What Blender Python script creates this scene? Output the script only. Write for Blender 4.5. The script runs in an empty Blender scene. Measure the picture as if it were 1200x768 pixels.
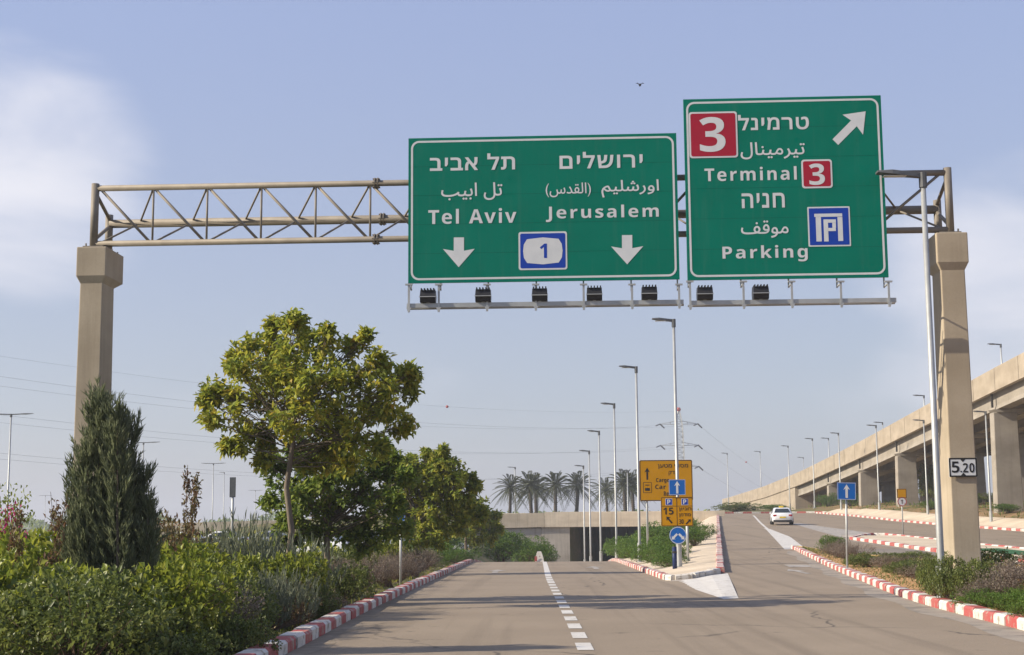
import bpy, math, random
import numpy as np
from mathutils import Vector, Matrix
from mathutils.geometry import delaunay_2d_cdt

# ------------------------------------------------------------------ camera, sky, sun, exposure
S = bpy.context.scene
C = S.collection
F = 1667.0
CAM = Vector((0, 0, 1.45))
PITCH, YAW, ROLL = math.atan(228 / F), math.atan(28 / F), -0.0075
SUN_EL, SUN_AZ = math.radians(29), math.radians(-101)      # azimuth clockwise from +Y: the sun stands to the left
EXPOSURE = 0.55
_M = Matrix.Rotation(YAW, 3, 'Z') @ Matrix.Rotation(math.pi / 2 + PITCH, 3, 'X') @ Matrix.Rotation(ROLL, 3, 'Z')
cam_data = bpy.data.cameras.new('camera')
cam_data.lens = 36 * F / 1200
cam_data.sensor_width = 36
cam_data.clip_end = 6000
cam = bpy.data.objects.new('camera', cam_data)
cam.matrix_world = Matrix.Translation(CAM) @ _M.to_4x4()
C.objects.link(cam)
S.camera = cam

world = bpy.data.worlds.new('World')
S.world = world
world.use_nodes = True
nt = world.node_tree
nt.nodes.clear()
def wn(t, **k):
    n = nt.nodes.new(t)
    for a, b in k.items(): setattr(n, a, b)
    return n
sky = wn('ShaderNodeTexSky', sky_type='NISHITA', sun_disc=False)
sky.sun_elevation = SUN_EL
sky.sun_rotation = SUN_AZ
sky.air_density, sky.dust_density, sky.ozone_density = 1.0, 1.2, 2.5
tc = wn('ShaderNodeTexCoord')
def dirmask(px, py, inner, outer):
    d = (_M @ Vector((px - 600, 384 - py, -F))).normalized()
    dot = wn('ShaderNodeVectorMath', operation='DOT_PRODUCT')
    nt.links.new(tc.outputs['Generated'], dot.inputs[0])
    dot.inputs[1].default_value = d
    mr = wn('ShaderNodeMapRange', interpolation_type='SMOOTHSTEP')
    mr.inputs['From Min'].default_value = math.cos(outer)
    mr.inputs['From Max'].default_value = math.cos(inner)
    nt.links.new(dot.outputs['Value'], mr.inputs['Value'])
    return mr.outputs['Result']
mp = wn('ShaderNodeMapping')
mp.inputs['Scale'].default_value = (2.2, 2.2, 6.5)
mp.inputs['Location'].default_value = (0.35, 0.1, 0.2)
nt.links.new(tc.outputs['Generated'], mp.inputs['Vector'])
nz = wn('ShaderNodeTexNoise')
nz.inputs['Scale'].default_value = 1.6
nz.inputs['Detail'].default_value = 6
nz.inputs['Roughness'].default_value = 0.5
nz.inputs['Distortion'].default_value = 0.5
nt.links.new(mp.outputs['Vector'], nz.inputs['Vector'])
def wmath(op, a, b, clamp=False):
    n = wn('ShaderNodeMath', operation=op, use_clamp=clamp)
    for i, v in enumerate((a, b)):
        if isinstance(v, (int, float)): n.inputs[i].default_value = v
        else: nt.links.new(v, n.inputs[i])
    return n.outputs[0]
m1 = dirmask(15, 190, 0.0, 0.125)
m2 = dirmask(1195, 330, 0.0, 0.13)
m3 = dirmask(1020, 420, 0.0, 0.30)
boost = wmath('ADD', wmath('MULTIPLY', m1, 0.29), wmath('ADD', wmath('MULTIPLY', m2, 0.30), wmath('MULTIPLY', m3, 0.04)))
cl = wn('ShaderNodeMapRange', interpolation_type='SMOOTHSTEP')
cl.inputs['From Min'].default_value = 0.60
cl.inputs['From Max'].default_value = 1.05
nt.links.new(wmath('ADD', nz.outputs['Fac'], boost), cl.inputs['Value'])
mix0 = wn('ShaderNodeMixRGB')                              # thin high haze everywhere
mix0.inputs['Fac'].default_value = 0.5
sep = wn('ShaderNodeSeparateXYZ')
nt.links.new(tc.outputs['Generated'], sep.inputs[0])
hr = wn('ShaderNodeMapRange', interpolation_type='SMOOTHSTEP')
hr.inputs['From Min'].default_value, hr.inputs['From Max'].default_value = 0.05, 0.42
nt.links.new(sep.outputs['Z'], hr.inputs['Value'])
hz_ = wn('ShaderNodeMixRGB')
hz_.inputs['Color1'].default_value, hz_.inputs['Color2'].default_value = (4.75, 4.8, 5.9, 1), (4.2, 4.85, 7.7, 1)
nt.links.new(hr.outputs['Result'], hz_.inputs['Fac'])
nt.links.new(hz_.outputs['Color'], mix0.inputs['Color2'])
nt.links.new(sky.outputs['Color'], mix0.inputs['Color1'])
mix = wn('ShaderNodeMixRGB')
mix.inputs['Color2'].default_value = (6.8, 6.85, 7.5, 1)
nt.links.new(cl.outputs['Result'], mix.inputs['Fac'])
nt.links.new(mix0.outputs['Color'], mix.inputs['Color1'])
bg = wn('ShaderNodeBackground')
bg.inputs['Strength'].default_value = 0.087
nt.links.new(mix.outputs['Color'], bg.inputs['Color'])
wo = wn('ShaderNodeOutputWorld')
nt.links.new(bg.outputs['Background'], wo.inputs['Surface'])

sun_data = bpy.data.lights.new('sun', 'SUN')
sun_data.energy = 5.0
sun_data.angle = math.radians(0.5)
sun_data.color = (1.0, 0.89, 0.72)
sun = bpy.data.objects.new('sun', sun_data)
sd = Vector((math.sin(SUN_AZ) * math.cos(SUN_EL), math.cos(SUN_AZ) * math.cos(SUN_EL), math.sin(SUN_EL)))
sun.rotation_euler = sd.to_track_quat('Z', 'Y').to_euler()
C.objects.link(sun)
vs = S.view_settings
vs.view_transform, vs.look, vs.exposure, vs.gamma, vs.use_curve_mapping = 'Standard', 'None', EXPOSURE, 1, False

# ------------------------------------------------------------------ helpers
def ray(px, py):
    return _M @ Vector((px - 600, 384 - py, -F))
def W(px, py, Y):
    d = ray(px, py)
    return CAM + d * (Y / d.y)
def lerp(a, b, t): return a + (b - a) * t
def sstep(a, b, x):
    t = min(1, max(0, (x - a) / (b - a)))
    return t * t * (3 - 2 * t)
def interp(pts, x):
    if x <= pts[0][0]: return pts[0][1]
    for (a, b), (c, d) in zip(pts, pts[1:]):
        if x <= c: return b + (d - b) * (x - a) / (c - a)
    return pts[-1][1]

# materials -------------------------------------------------------------------------
class NT:
    def __init__(s, name):
        s.m = bpy.data.materials.new(name); s.m.use_nodes = True
        s.t = s.m.node_tree
        s.b = s.t.nodes['Principled BSDF']; s.o = s.t.nodes['Material Output']
    def n(s, t, **k):
        n = s.t.nodes.new(t)
        for a, b in k.items(): setattr(n, a, b)
        return n
    def l(s, a, b): s.t.links.new(a, b)
    def coord(s, scale=(1, 1, 1), kind='Object'):
        t = s.n('ShaderNodeTexCoord'); m = s.n('ShaderNodeMapping')
        m.inputs['Scale'].default_value = scale
        s.l(t.outputs[kind], m.inputs['Vector'])
        return m.outputs['Vector']
    def noise(s, vec, scale, detail=5, rough=0.55):
        n = s.n('ShaderNodeTexNoise')
        n.inputs['Scale'].default_value = scale; n.inputs['Detail'].default_value = detail; n.inputs['Roughness'].default_value = rough
        s.l(vec, n.inputs['Vector'])
        return n.outputs['Fac']
    def ramp(s, fac, lo, hi):
        r = s.n('ShaderNodeMapRange'); r.inputs['From Min'].default_value = lo; r.inputs['From Max'].default_value = hi
        s.l(fac, r.inputs['Value'])
        return r.outputs['Result']
    def mix(s, fac, a, b, mode='MIX'):
        m = s.n('ShaderNodeMixRGB', blend_type=mode)
        for i, v in (('Fac', fac), ('Color1', a), ('Color2', b)):
            if isinstance(v, (int, float)): m.inputs[i].default_value = v
            elif isinstance(v, tuple): m.inputs[i].default_value = (*v[:3], 1)
            else: s.l(v, m.inputs[i])
        return m.outputs['Color']
    def bump(s, fac, strength, dist=0.01):
        b = s.n('ShaderNodeBump'); b.inputs['Strength'].default_value = strength; b.inputs['Distance'].default_value = dist
        s.l(fac, b.inputs['Height']); s.l(b.outputs['Normal'], s.b.inputs['Normal'])

def pm(name, col, col2=None, scale=3.0, rough=0.8, bump=0.15, fine=40.0, metal=0.0, stretch=(1, 1, 1), wear=None, wear_at=0.62, wear_scale=9.0, spec=0.3):
    """A base colour mottled towards col2, fine grain bump, optional worn patches of a third colour."""
    s = NT(name)
    v = s.coord(stretch)
    col2 = col2 or tuple(c * 0.72 for c in col)
    n1 = s.noise(v, scale)
    c = s.mix(s.ramp(n1, 0.3, 0.7), col, col2)
    n2 = s.noise(v, fine, 3)
    c = s.mix(s.ramp(n2, 0.25, 0.75), c, s.mix(0.8, c, c, 'MULTIPLY') if False else c)
    if wear:
        n3 = s.noise(v, wear_scale, 6, 0.65)
        c = s.mix(s.ramp(n3, wear_at, wear_at + 0.06), c, wear)
    s.l(c, s.b.inputs['Base Color'])
    s.b.inputs['Roughness'].default_value = rough
    s.b.inputs['Metallic'].default_value = metal
    s.b.inputs['Specular IOR Level'].default_value = spec
    if bump: s.bump(n2, bump, 0.02)
    return s.m

def leafmat(name, cols, trans=0.35, rough=0.55, spread=1.0):
    s = NT(name)
    g = s.n('ShaderNodeNewGeometry')
    r = s.n('ShaderNodeValToRGB')
    r.color_ramp.interpolation = 'LINEAR'
    e = r.color_ramp.elements
    while len(e) < len(cols): e.new(0.5)
    for i, c in enumerate(cols):
        e[i].position = i / (len(cols) - 1); e[i].color = (*c, 1)
    v = s.coord()
    n = s.noise(v, 2.2, 2)
    a = s.n('ShaderNodeMath', operation='MULTIPLY_ADD')
    s.l(g.outputs['Random Per Island'], a.inputs[0]); a.inputs[1].default_value = 0.55 * spread
    k = s.n('ShaderNodeMath', operation='MULTIPLY_ADD'); s.l(n, k.inputs[0]); k.inputs[1].default_value = 0.9; k.inputs[2].default_value = -0.22
    s.l(k.outputs[0], a.inputs[2])
    s.l(a.outputs[0], r.inputs['Fac'])
    s.l(r.outputs['Color'], s.b.inputs['Base Color'])
    s.b.inputs['Roughness'].default_value = rough
    s.b.inputs['Specular IOR Level'].default_value = 0.35
    tr = s.n('ShaderNodeBsdfTranslucent'); s.l(r.outputs['Color'], tr.inputs['Color'])
    mx = s.n('ShaderNodeMixShader'); mx.inputs['Fac'].default_value = trans
    s.l(s.b.outputs[0], mx.inputs[1]); s.l(tr.outputs[0], mx.inputs[2]); s.l(mx.outputs[0], s.o.inputs['Surface'])
    return s.m

def asphalt_mat(name, c1, c2):
    s = NT(name)
    v = s.coord(); vs_ = s.coord((1.6, 0.03, 1))
    patch = s.noise(v, 0.35, 6, 0.6)
    streak = s.noise(vs_, 1.0, 4, 0.6)
    grain = s.noise(v, 55, 2)
    c = s.mix(s.ramp(patch, 0.3, 0.7), c1, c2)
    c = s.mix(s.ramp(streak, 0.52, 0.9), c, tuple(x * 0.62 for x in c2))
    vo = s.n('ShaderNodeTexVoronoi', feature='DISTANCE_TO_EDGE'); vo.inputs['Scale'].default_value = 0.16
    nn = s.n('ShaderNodeTexNoise'); nn.inputs['Scale'].default_value = 0.8; nn.inputs['Detail'].default_value = 6
    s.l(v, nn.inputs['Vector'])
    vv = s.n('ShaderNodeMixRGB', blend_type='ADD'); vv.inputs['Fac'].default_value = 2.4
    s.l(v, vv.inputs['Color1']); s.l(nn.outputs['Color'], vv.inputs['Color2']); s.l(vv.outputs['Color'], vo.inputs['Vector'])
    crack = s.ramp(vo.outputs['Distance'], 0.006, 0.0015)
    gate = s.ramp(s.noise(v, 0.22, 2), 0.44, 0.52)
    mm = s.n('ShaderNodeMath', operation='MULTIPLY'); s.l(crack, mm.inputs[0]); s.l(gate, mm.inputs[1])
    m2 = s.n('ShaderNodeMath', operation='MULTIPLY'); s.l(mm.outputs[0], m2.inputs[0]); m2.inputs[1].default_value = 0.75
    c = s.mix(m2.outputs[0], c, (0.05, 0.045, 0.04))
    c = s.mix(s.ramp(s.noise(v, 1.3, 6, 0.72), 0.62, 0.70), c, tuple(x * 0.62 for x in c2))   # oil and patch stains
    gr = s.mix(s.ramp(grain, 0.2, 0.8), (0.72, 0.72, 0.72), (1.2, 1.2, 1.2))
    c = s.mix(1.0, c, gr, 'MULTIPLY')
    s.l(c, s.b.inputs['Base Color'])
    s.b.inputs['Roughness'].default_value = 0.85
    s.b.inputs['Specular IOR Level'].default_value = 0.25
    s.bump(grain, 0.35, 0.01)
    return s.m

def plain(name, col, rough=0.5, metal=0.0, spec=0.4):
    return pm(name, col, tuple(c * 0.86 for c in col), 5, rough, 0.04, 60, metal, spec=spec)

def concrete_mat(name, c1, c2, streak=0.35, lines=None):
    s = NT(name)
    v = s.coord(); vz = s.coord((2.2, 2.2, 0.12))
    a = s.noise(v, 0.8, 6, 0.6); st = s.noise(vz, 2.0, 5, 0.65); g = s.noise(v, 30, 3)
    c = s.mix(s.ramp(a, 0.3, 0.7), c1, c2)
    k = s.n('ShaderNodeMath', operation='MULTIPLY'); s.l(s.ramp(st, 0.5, 0.75), k.inputs[0]); k.inputs[1].default_value = streak
    c = s.mix(k.outputs[0], c, tuple(x * 0.5 for x in c2))
    if lines:
        w = s.n('ShaderNodeTexWave', wave_type='BANDS', bands_direction=lines[0]); w.inputs['Scale'].default_value = lines[1]
        s.l(v, w.inputs['Vector'])
        c = s.mix(s.ramp(w.outputs['Fac'], 0.03, 0.0), c, tuple(x * 0.55 for x in c2))
    gr = s.mix(s.ramp(g, 0.2, 0.8), (0.94, 0.94, 0.94), (1.05, 1.05, 1.05))
    pat = s.noise(s.coord((.35, .35, .9)), 1.1, 3, 0.5)
    gr = s.mix(1.0, gr, s.mix(s.ramp(pat, .35, .65), (0.86, 0.85, 0.83), (1.06, 1.06, 1.06)), 'MULTIPLY')
    c = s.mix(1.0, c, gr, 'MULTIPLY')
    s.l(c, s.b.inputs['Base Color']); s.b.inputs['Roughness'].default_value = 0.9; s.b.inputs['Specular IOR Level'].default_value = 0.2
    s.bump(g, 0.08, 0.02)
    return s.m

def sheeting(name, c1, c2, *a, **k):
    """Reflective sheeting: faint panel-to-panel tone, dust runs and a little fading."""
    s = NT(name)
    v = s.coord(); vz = s.coord((3.5, 1, 0.25))
    c = s.mix(s.ramp(s.noise(v, 0.7, 4), .35, .65), c1, c2)
    dust = s.ramp(s.noise(vz, 1.6, 5, 0.65), 0.52, 0.8)
    m = s.n('ShaderNodeMath', operation='MULTIPLY'); s.l(dust, m.inputs[0]); m.inputs[1].default_value = 0.10
    c = s.mix(m.outputs[0], c, (0.16, 0.17, 0.14))
    s.l(c, s.b.inputs['Base Color']); s.b.inputs['Roughness'].default_value = 0.5; s.b.inputs['Specular IOR Level'].default_value = 0.08
    s.bump(s.noise(v, 1.3, 2), 0.06, 0.2)
    return s.m
M = {}
M['asphalt'] = asphalt_mat('asphalt', (0.292, 0.234, 0.170), (0.245, 0.195, 0.141))
M['asphalt_grey'] = asphalt_mat('grey_asphalt', (0.25, 0.215, 0.18), (0.21, 0.18, 0.15))
M['concrete'] = concrete_mat('gantry_concrete', (0.415, 0.35, 0.26), (0.36, 0.30, 0.22))
M['flyover'] = concrete_mat('flyover_concrete', (0.385, 0.325, 0.25), (0.33, 0.28, 0.215), 0.3)
M['pier'] = concrete_mat('pier_concrete', (0.335, 0.30, 0.25), (0.28, 0.25, 0.21), 0.3)
M['parapet'] = concrete_mat('parapet_concrete', (0.68, 0.59, 0.46), (0.60, 0.52, 0.40), 0.35)
M['paving'] = concrete_mat('paving', (0.62, 0.52, 0.39), (0.55, 0.46, 0.345), 0.08)
M['kerb_white'] = pm('white_kerb_paint', (0.66, 0.63, 0.58), (0.52, 0.48, 0.42), 4, 0.7, 0.2, 30, wear=(0.33, 0.29, 0.24), wear_at=0.55, wear_scale=5)
M['kerb_red'] = pm('red_kerb_paint', (0.40, 0.075, 0.07), (0.36, 0.12, 0.105), 4, 0.7, 0.2, 30, wear=(0.36, 0.27, 0.22), wear_at=0.56, wear_scale=5)
M['line'] = pm('road_paint', (0.62, 0.60, 0.56), (0.50, 0.47, 0.42), 3, 0.7, 0.15, 30, wear=(0.24, 0.21, 0.18), wear_at=0.60, wear_scale=6)
M['faint_line'] = pm('worn_road_paint', (0.40, 0.37, 0.33), (0.32, 0.29, 0.255), 3, 0.8, 0.15, 30, wear=(0.22, 0.195, 0.17), wear_at=0.52, wear_scale=3)
M['soil'] = pm('soil', (0.42, 0.22, 0.08), (0.46, 0.28, 0.13), 1.2, 0.95, 0.5, 18, wear=(0.17, 0.13, 0.07), wear_at=0.58, wear_scale=3)
M['turf'] = pm('artificial_turf', (0.035, 0.13, 0.05), (0.03, 0.10, 0.04), 6, 0.9, 0.5, 80)
M['steel'] = pm('weathered_steel', (0.25, 0.22, 0.18), (0.19, 0.165, 0.135), 3, 0.65, 0.1, 40, 0.2, wear=(0.20, 0.14, 0.09), wear_at=0.66, wear_scale=12)
M['galv'] = pm('galvanised_steel', (0.42, 0.43, 0.42), (0.34, 0.35, 0.345), 4, 0.5, 0.05, 60, 0.4)
M['lamp_grey'] = pm('lamp_housing', (0.11, 0.115, 0.12), None, 6, 0.5, 0.05)
M['dark'] = pm('dark_housing', (0.018, 0.018, 0.02), (0.03, 0.03, 0.032), 8, 0.5, 0.1)
M['sign_green'] = sheeting('green_sheeting', (0.0, 0.165, 0.110), (0.0, 0.152, 0.100), 1.5, 0.5, 0.02, 30, spec=0.08)
M['sign_white'] = pm('white_sheeting', (0.62, 0.635, 0.64), (0.55, 0.57, 0.58), 4, 0.45, 0.02, 30)
M['sign_red'] = pm('red_sheeting', (0.36, 0.008, 0.028), (0.32, 0.008, 0.026), 3, 0.45, 0.02, 30)
M['sign_blue'] = pm('blue_sheeting', (0.004, 0.045, 0.36), (0.004, 0.04, 0.31), 3, 0.45, 0.02, 30)
M['sky_blue'] = pm('blue_plate', (0.004, 0.115, 0.43), (0.004, 0.10, 0.38), 3, 0.45, 0.02, 30)
M['sign_yellow'] = pm('yellow_sheeting', (0.52, 0.25, 0.004), (0.47, 0.225, 0.004), 2, 0.5, 0.02, 30, spec=0.1)
M['sign_black'] = pm('black_sheeting', (0.012, 0.012, 0.013), (0.02, 0.02, 0.02), 3, 0.5, 0.02, 30)
M['sign_back'] = pm('sign_back', (0.36, 0.37, 0.37), (0.30, 0.31, 0.31), 3, 0.5, 0.05, 30, 0.3)
M['bark'] = pm('bark', (0.20, 0.165, 0.125), (0.12, 0.095, 0.07), 5, 0.95, 0.7, 26, stretch=(1, 1, 0.25))
M['palm_bark'] = pm('palm_bark', (0.12, 0.10, 0.08), (0.07, 0.058, 0.045), 5, 0.95, 0.8, 12, stretch=(1, 1, 2))
M['twig'] = pm('twig', (0.16, 0.105, 0.075), (0.11, 0.075, 0.055), 6, 0.95, 0.4, 30)
M['car_white'] = pm('white_car_paint', (0.74, 0.75, 0.76), (0.72, 0.73, 0.74), 2, 0.22, 0.0, spec=0.5)
M['car_silver'] = pm('silver_car_paint', (0.42, 0.43, 0.45), (0.40, 0.41, 0.43), 2, 0.28, 0.0, metal=0.5, spec=0.5)
M['car_dark'] = pm('grey_car_paint', (0.05, 0.055, 0.065), None, 2, 0.25, 0.0, spec=0.5)
M['glass'] = pm('car_glass', (0.02, 0.028, 0.032), None, 2, 0.08, 0.0, spec=0.6)
M['rubber'] = pm('rubber', (0.02, 0.02, 0.02), None, 5, 0.8, 0.1)
M['tail'] = pm('tail_light_plastic', (0.35, 0.015, 0.015), None, 5, 0.25, 0.0)
M['yellow_plate'] = pm('number_plate', (0.75, 0.52, 0.03), None, 5, 0.4, 0.0)
M['hub'] = pm('wheel_rim', (0.35, 0.35, 0.36), None, 5, 0.35, 0.0, metal=0.7)
M['red_ball'] = pm('marker_red', (0.42, 0.05, 0.04), None, 5, 0.5, 0.0)
M['cable'] = pm('cable', (0.20, 0.21, 0.22), None, 5, 0.5, 0.0, metal=0.3)
M['bird'] = pm('feathers', (0.03, 0.03, 0.035), None, 9, 0.8, 0.1)
M['navy'] = pm('navy_paint', (0.015, 0.03, 0.10), None, 5, 0.5, 0.05)
M['bin_orange'] = pm('orange_plastic', (0.55, 0.19, 0.03), None, 5, 0.5, 0.05)
M['orange_edge'] = pm('yellow_earth_edge', (0.50, 0.34, 0.12), (0.42, 0.29, 0.12), 2, 0.9, 0.3, 20)
M['black_gap'] = pm('expansion_joint', (0.05, 0.045, 0.04), None, 5, 0.9, 0.1)
def ground_mat():
    s = NT('dry_grassland')
    v = s.coord()
    a = s.noise(v, 0.05, 6, 0.65); b = s.noise(v, 0.6, 6, 0.7); g = s.noise(v, 14, 4, 0.7)
    c = s.mix(s.ramp(a, 0.35, 0.65), (0.085, 0.10, 0.035), (0.17, 0.155, 0.075))
    c = s.mix(s.ramp(b, 0.5, 0.68), c, (0.26, 0.175, 0.10))
    c = s.mix(s.ramp(g, 0.45, 0.7), c, (0.07, 0.085, 0.03))
    sx = s.n('ShaderNodeSeparateXYZ'); s.l(v, sx.inputs[0])
    k = s.n('ShaderNodeMath', operation='MULTIPLY'); s.l(s.ramp(sx.outputs['X'], 34.5, 37.0), k.inputs[0]); s.l(s.ramp(s.noise(v, 0.35, 5, 0.65), 0.38, 0.55), k.inputs[1])
    c = s.mix(k.outputs[0], c, s.mix(s.ramp(b, .35, .65), (0.33, 0.19, 0.105), (0.26, 0.19, 0.10)))
    s.l(c, s.b.inputs['Base Color']); s.b.inputs['Roughness'].default_value = 0.95; s.b.inputs['Specular IOR Level'].default_value = 0.1
    s.bump(g, 0.8, 0.08)
    return s.m
M['ground'] = ground_mat()
M['leaf_tree'] = leafmat('tree_leaves', [(0.09, 0.14, 0.026), (0.20, 0.25, 0.04), (0.34, 0.37, 0.052), (0.50, 0.45, 0.065), (0.48, 0.28, 0.06)], 0.46)
M['leaf_deep'] = leafmat('deep_green_leaves', [(0.06, 0.105, 0.022), (0.12, 0.185, 0.033), (0.22, 0.28, 0.046), (0.34, 0.36, 0.065)], 0.45)
M['leaf_mid'] = leafmat('mid_green_leaves', [(0.10, 0.155, 0.024), (0.20, 0.26, 0.036), (0.36, 0.36, 0.05), (0.48, 0.42, 0.06)], 0.45)
M['leaf_lime'] = leafmat('lime_leaves', [(0.075, 0.115, 0.022), (0.16, 0.205, 0.028), (0.28, 0.31, 0.04), (0.42, 0.40, 0.075)], 0.44, 0.4)
M['leaf_dark'] = leafmat('dark_leaves', [(0.06, 0.085, 0.024), (0.115, 0.15, 0.036), (0.18, 0.21, 0.054), (0.28, 0.29, 0.10)], 0.42, 0.42)
M['leaf_grey'] = leafmat('grey_green_leaves', [(0.10, 0.125, 0.075), (0.15, 0.18, 0.115), (0.20, 0.22, 0.15), (0.25, 0.25, 0.17)], 0.3)
M['leaf_mauve'] = leafmat('dry_mauve_leaves', [(0.14, 0.105, 0.08), (0.21, 0.165, 0.13), (0.28, 0.23, 0.18), (0.19, 0.185, 0.09)], 0.3)
M['leaf_russet'] = leafmat('russet_leaves', [(0.12, 0.06, 0.035), (0.19, 0.105, 0.055), (0.14, 0.13, 0.045), (0.24, 0.16, 0.08)], 0.3)
M['leaf_cypress'] = leafmat('cypress_sprays', [(0.075, 0.098, 0.05), (0.135, 0.16, 0.082), (0.20, 0.225, 0.12), (0.29, 0.30, 0.17)], 0.36)
M['leaf_palm'] = leafmat('palm_fronds', [(0.06, 0.075, 0.04), (0.095, 0.11, 0.055), (0.13, 0.14, 0.075), (0.19, 0.17, 0.095)], 0.25)
M['leaf_cover'] = leafmat('ground_cover_leaves', [(0.045, 0.095, 0.016), (0.085, 0.16, 0.024), (0.13, 0.21, 0.034), (0.20, 0.26, 0.05)], 0.34)
M['petal'] = leafmat('pink_bracts', [(0.42, 0.02, 0.16), (0.55, 0.04, 0.22), (0.48, 0.03, 0.12)], 0.4)
M['litter'] = leafmat('dry_litter', [(0.30, 0.20, 0.11), (0.22, 0.12, 0.07), (0.36, 0.28, 0.17), (0.16, 0.13, 0.06)], 0.15)

# meshes ----------------------------------------------------------------------------
class MB:
    """Collects shapes; build() links them as ONE mesh object."""
    def __init__(s): s.v, s.f, s.m = [], [], []
    def add(s, vs, fs, mi=0):
        k = len(s.v)
        s.v += [tuple(p) for p in vs]
        for f in fs: s.f.append(tuple(i + k for i in f)); s.m.append(mi)
        return s
    def box(s, x0, x1, y0, y1, z0, z1, mi=0, bev=0.0):
        if bev <= 0:
            vs = [(x, y, z) for z in (z0, z1) for y in (y0, y1) for x in (x0, x1)]
            return s.add(vs, [(0, 2, 3, 1), (4, 5, 7, 6), (0, 1, 5, 4), (2, 6, 7, 3), (0, 4, 6, 2), (1, 3, 7, 5)], mi)
        b = bev
        r = [(x0 + b, y0), (x1 - b, y0), (x1, y0 + b), (x1, y1 - b), (x1 - b, y1), (x0 + b, y1), (x0, y1 - b), (x0, y0 + b)]
        q = [(x0 + 2 * b, y0 + b), (x1 - 2 * b, y0 + b), (x1 - b, y0 + 2 * b), (x1 - b, y1 - 2 * b), (x1 - 2 * b, y1 - b), (x0 + 2 * b, y1 - b), (x0 + b, y1 - 2 * b), (x0 + b, y0 + 2 * b)]
        rings = [[(x, y, z0) for x, y in q], [(x, y, z0 + b) for x, y in r], [(x, y, z1 - b) for x, y in r], [(x, y, z1) for x, y in q]]
        vs = [p for g in rings for p in g]
        fs = [tuple(reversed(range(8))), tuple(range(24, 32))]
        for a in range(3):
            for i in range(8): fs.append((a * 8 + i, a * 8 + (i + 1) % 8, a * 8 + 8 + (i + 1) % 8, a * 8 + 8 + i))
        return s.add(vs, fs, mi)
    def tube(s, pts, r, n=8, r2=None, mi=0, cap=True):
        pts = [Vector(p) for p in pts]
        r2 = r if r2 is None else r2
        vs, fs = [], []
        for i, p in enumerate(pts):
            d = (pts[min(i + 1, len(pts) - 1)] - pts[max(i - 1, 0)]).normalized()
            a = d.orthogonal().normalized() if abs(d.z) > 0.9 else d.cross(Vector((0, 0, 1))).normalized()
            if abs(d.z) > 0.9: a = (Vector((1, 0, 0)) - d * d.x).normalized()
            b = d.cross(a)
            rr = lerp(r, r2, i / (len(pts) - 1))
            for k in range(n):
                t = 2 * math.pi * k / n
                vs.append(p + a * rr * math.cos(t) + b * rr * math.sin(t))
        for i in range(len(pts) - 1):
            for k in range(n):
                fs.append((i * n + k, i * n + (k + 1) % n, i * n + n + (k + 1) % n, i * n + n + k))
        if cap:
            fs.append(tuple(reversed(range(n)))); fs.append(tuple(range(len(vs) - n, len(vs))))
        return s.add(vs, fs, mi)
    def bar(s, p, q, w, h=None, mi=0):
        p, q = Vector(p), Vector(q); h = h or w
        d = (q - p).normalized()
        a = d.cross(Vector((0, 0, 1)))
        a = Vector((1, 0, 0)) if a.length < 1e-3 else a.normalized()
        b = d.cross(a)
        vs = [c + a * sx * w / 2 + b * sy * h / 2 for c in (p, q) for sx, sy in ((-1, -1), (1, -1), (1, 1), (-1, 1))]
        return s.add(vs, [(3, 2, 1, 0), (4, 5, 6, 7), (0, 1, 5, 4), (1, 2, 6, 5), (2, 3, 7, 6), (3, 0, 4, 7)], mi)
    def prism(s, poly, z0, z1, mi=0, fn=lambda x, y, z: (x, y, z)):
        n = len(poly)
        vs = [fn(x, y, z) for z in (z0, z1) for x, y in poly]
        fs = [tuple(reversed(range(n))), tuple(range(n, 2 * n))] + [(i, (i + 1) % n, n + (i + 1) % n, n + i) for i in range(n)]
        return s.add(vs, fs, mi)
    def loft(s, rings, mi=0, cap=True):
        n = len(rings[0]); vs = [p for r in rings for p in r]; fs = []
        for a in range(len(rings) - 1):
            for i in range(n): fs.append((a * n + i, a * n + (i + 1) % n, a * n + n + (i + 1) % n, a * n + n + i))
        if cap: fs += [tuple(reversed(range(n))), tuple(range(len(vs) - n, len(vs)))]
        return s.add(vs, fs, mi)
    def ball(s, c, r, n=10, mi=0, sz=1.0):
        rings = []
        for i in range(1, n // 2 + 1):
            t = math.pi * i / (n // 2 + 1)
            rings.append([(c[0] + r * math.sin(t) * math.cos(2 * math.pi * k / n), c[1] + r * math.sin(t) * math.sin(2 * math.pi * k / n), c[2] - r * sz * math.cos(t)) for k in range(n)])
        return s.loft(rings, mi)
    def build(s, name, mats, parent=None, smooth=False):
        me = bpy.data.meshes.new(name)
        me.from_pydata(s.v, [], s.f)
        if not isinstance(mats, (list, tuple)): mats = [mats]
        for m in mats: me.materials.append(M[m] if isinstance(m, str) else m)
        if len(mats) > 1: me.polygons.foreach_set('material_index', s.m)
        if smooth: me.polygons.foreach_set('use_smooth', [True] * len(me.polygons))
        me.update()
        o = bpy.data.objects.new(name, me); C.objects.link(o)
        if parent: o.parent = parent
        return o

def tag(o, label=None, cat=None, group=None, kind=None):
    if label: o['label'] = label
    if cat: o['category'] = cat
    if group: o['group'] = group
    if kind: o['kind'] = kind
    return o
def thing(name, label, cat, loc, rz=0.0, group=None):
    o = bpy.data.objects.new(name, None); o.empty_display_size = 0.3
    C.objects.link(o); o.location = loc; o.rotation_euler = (0, 0, rz)
    return tag(o, label, cat, group)
def copy_tree(o, parent=None):
    c = o.copy(); C.objects.link(c)
    if parent: c.parent = parent
    for ch in [x for x in o.children]: copy_tree(ch, c)
    return c
def struct(o): o['kind'] = 'structure'; return o
def stuff(o, label): o['kind'] = 'stuff'; o['label'] = label; o['category'] = 'plants'; return o

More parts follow.
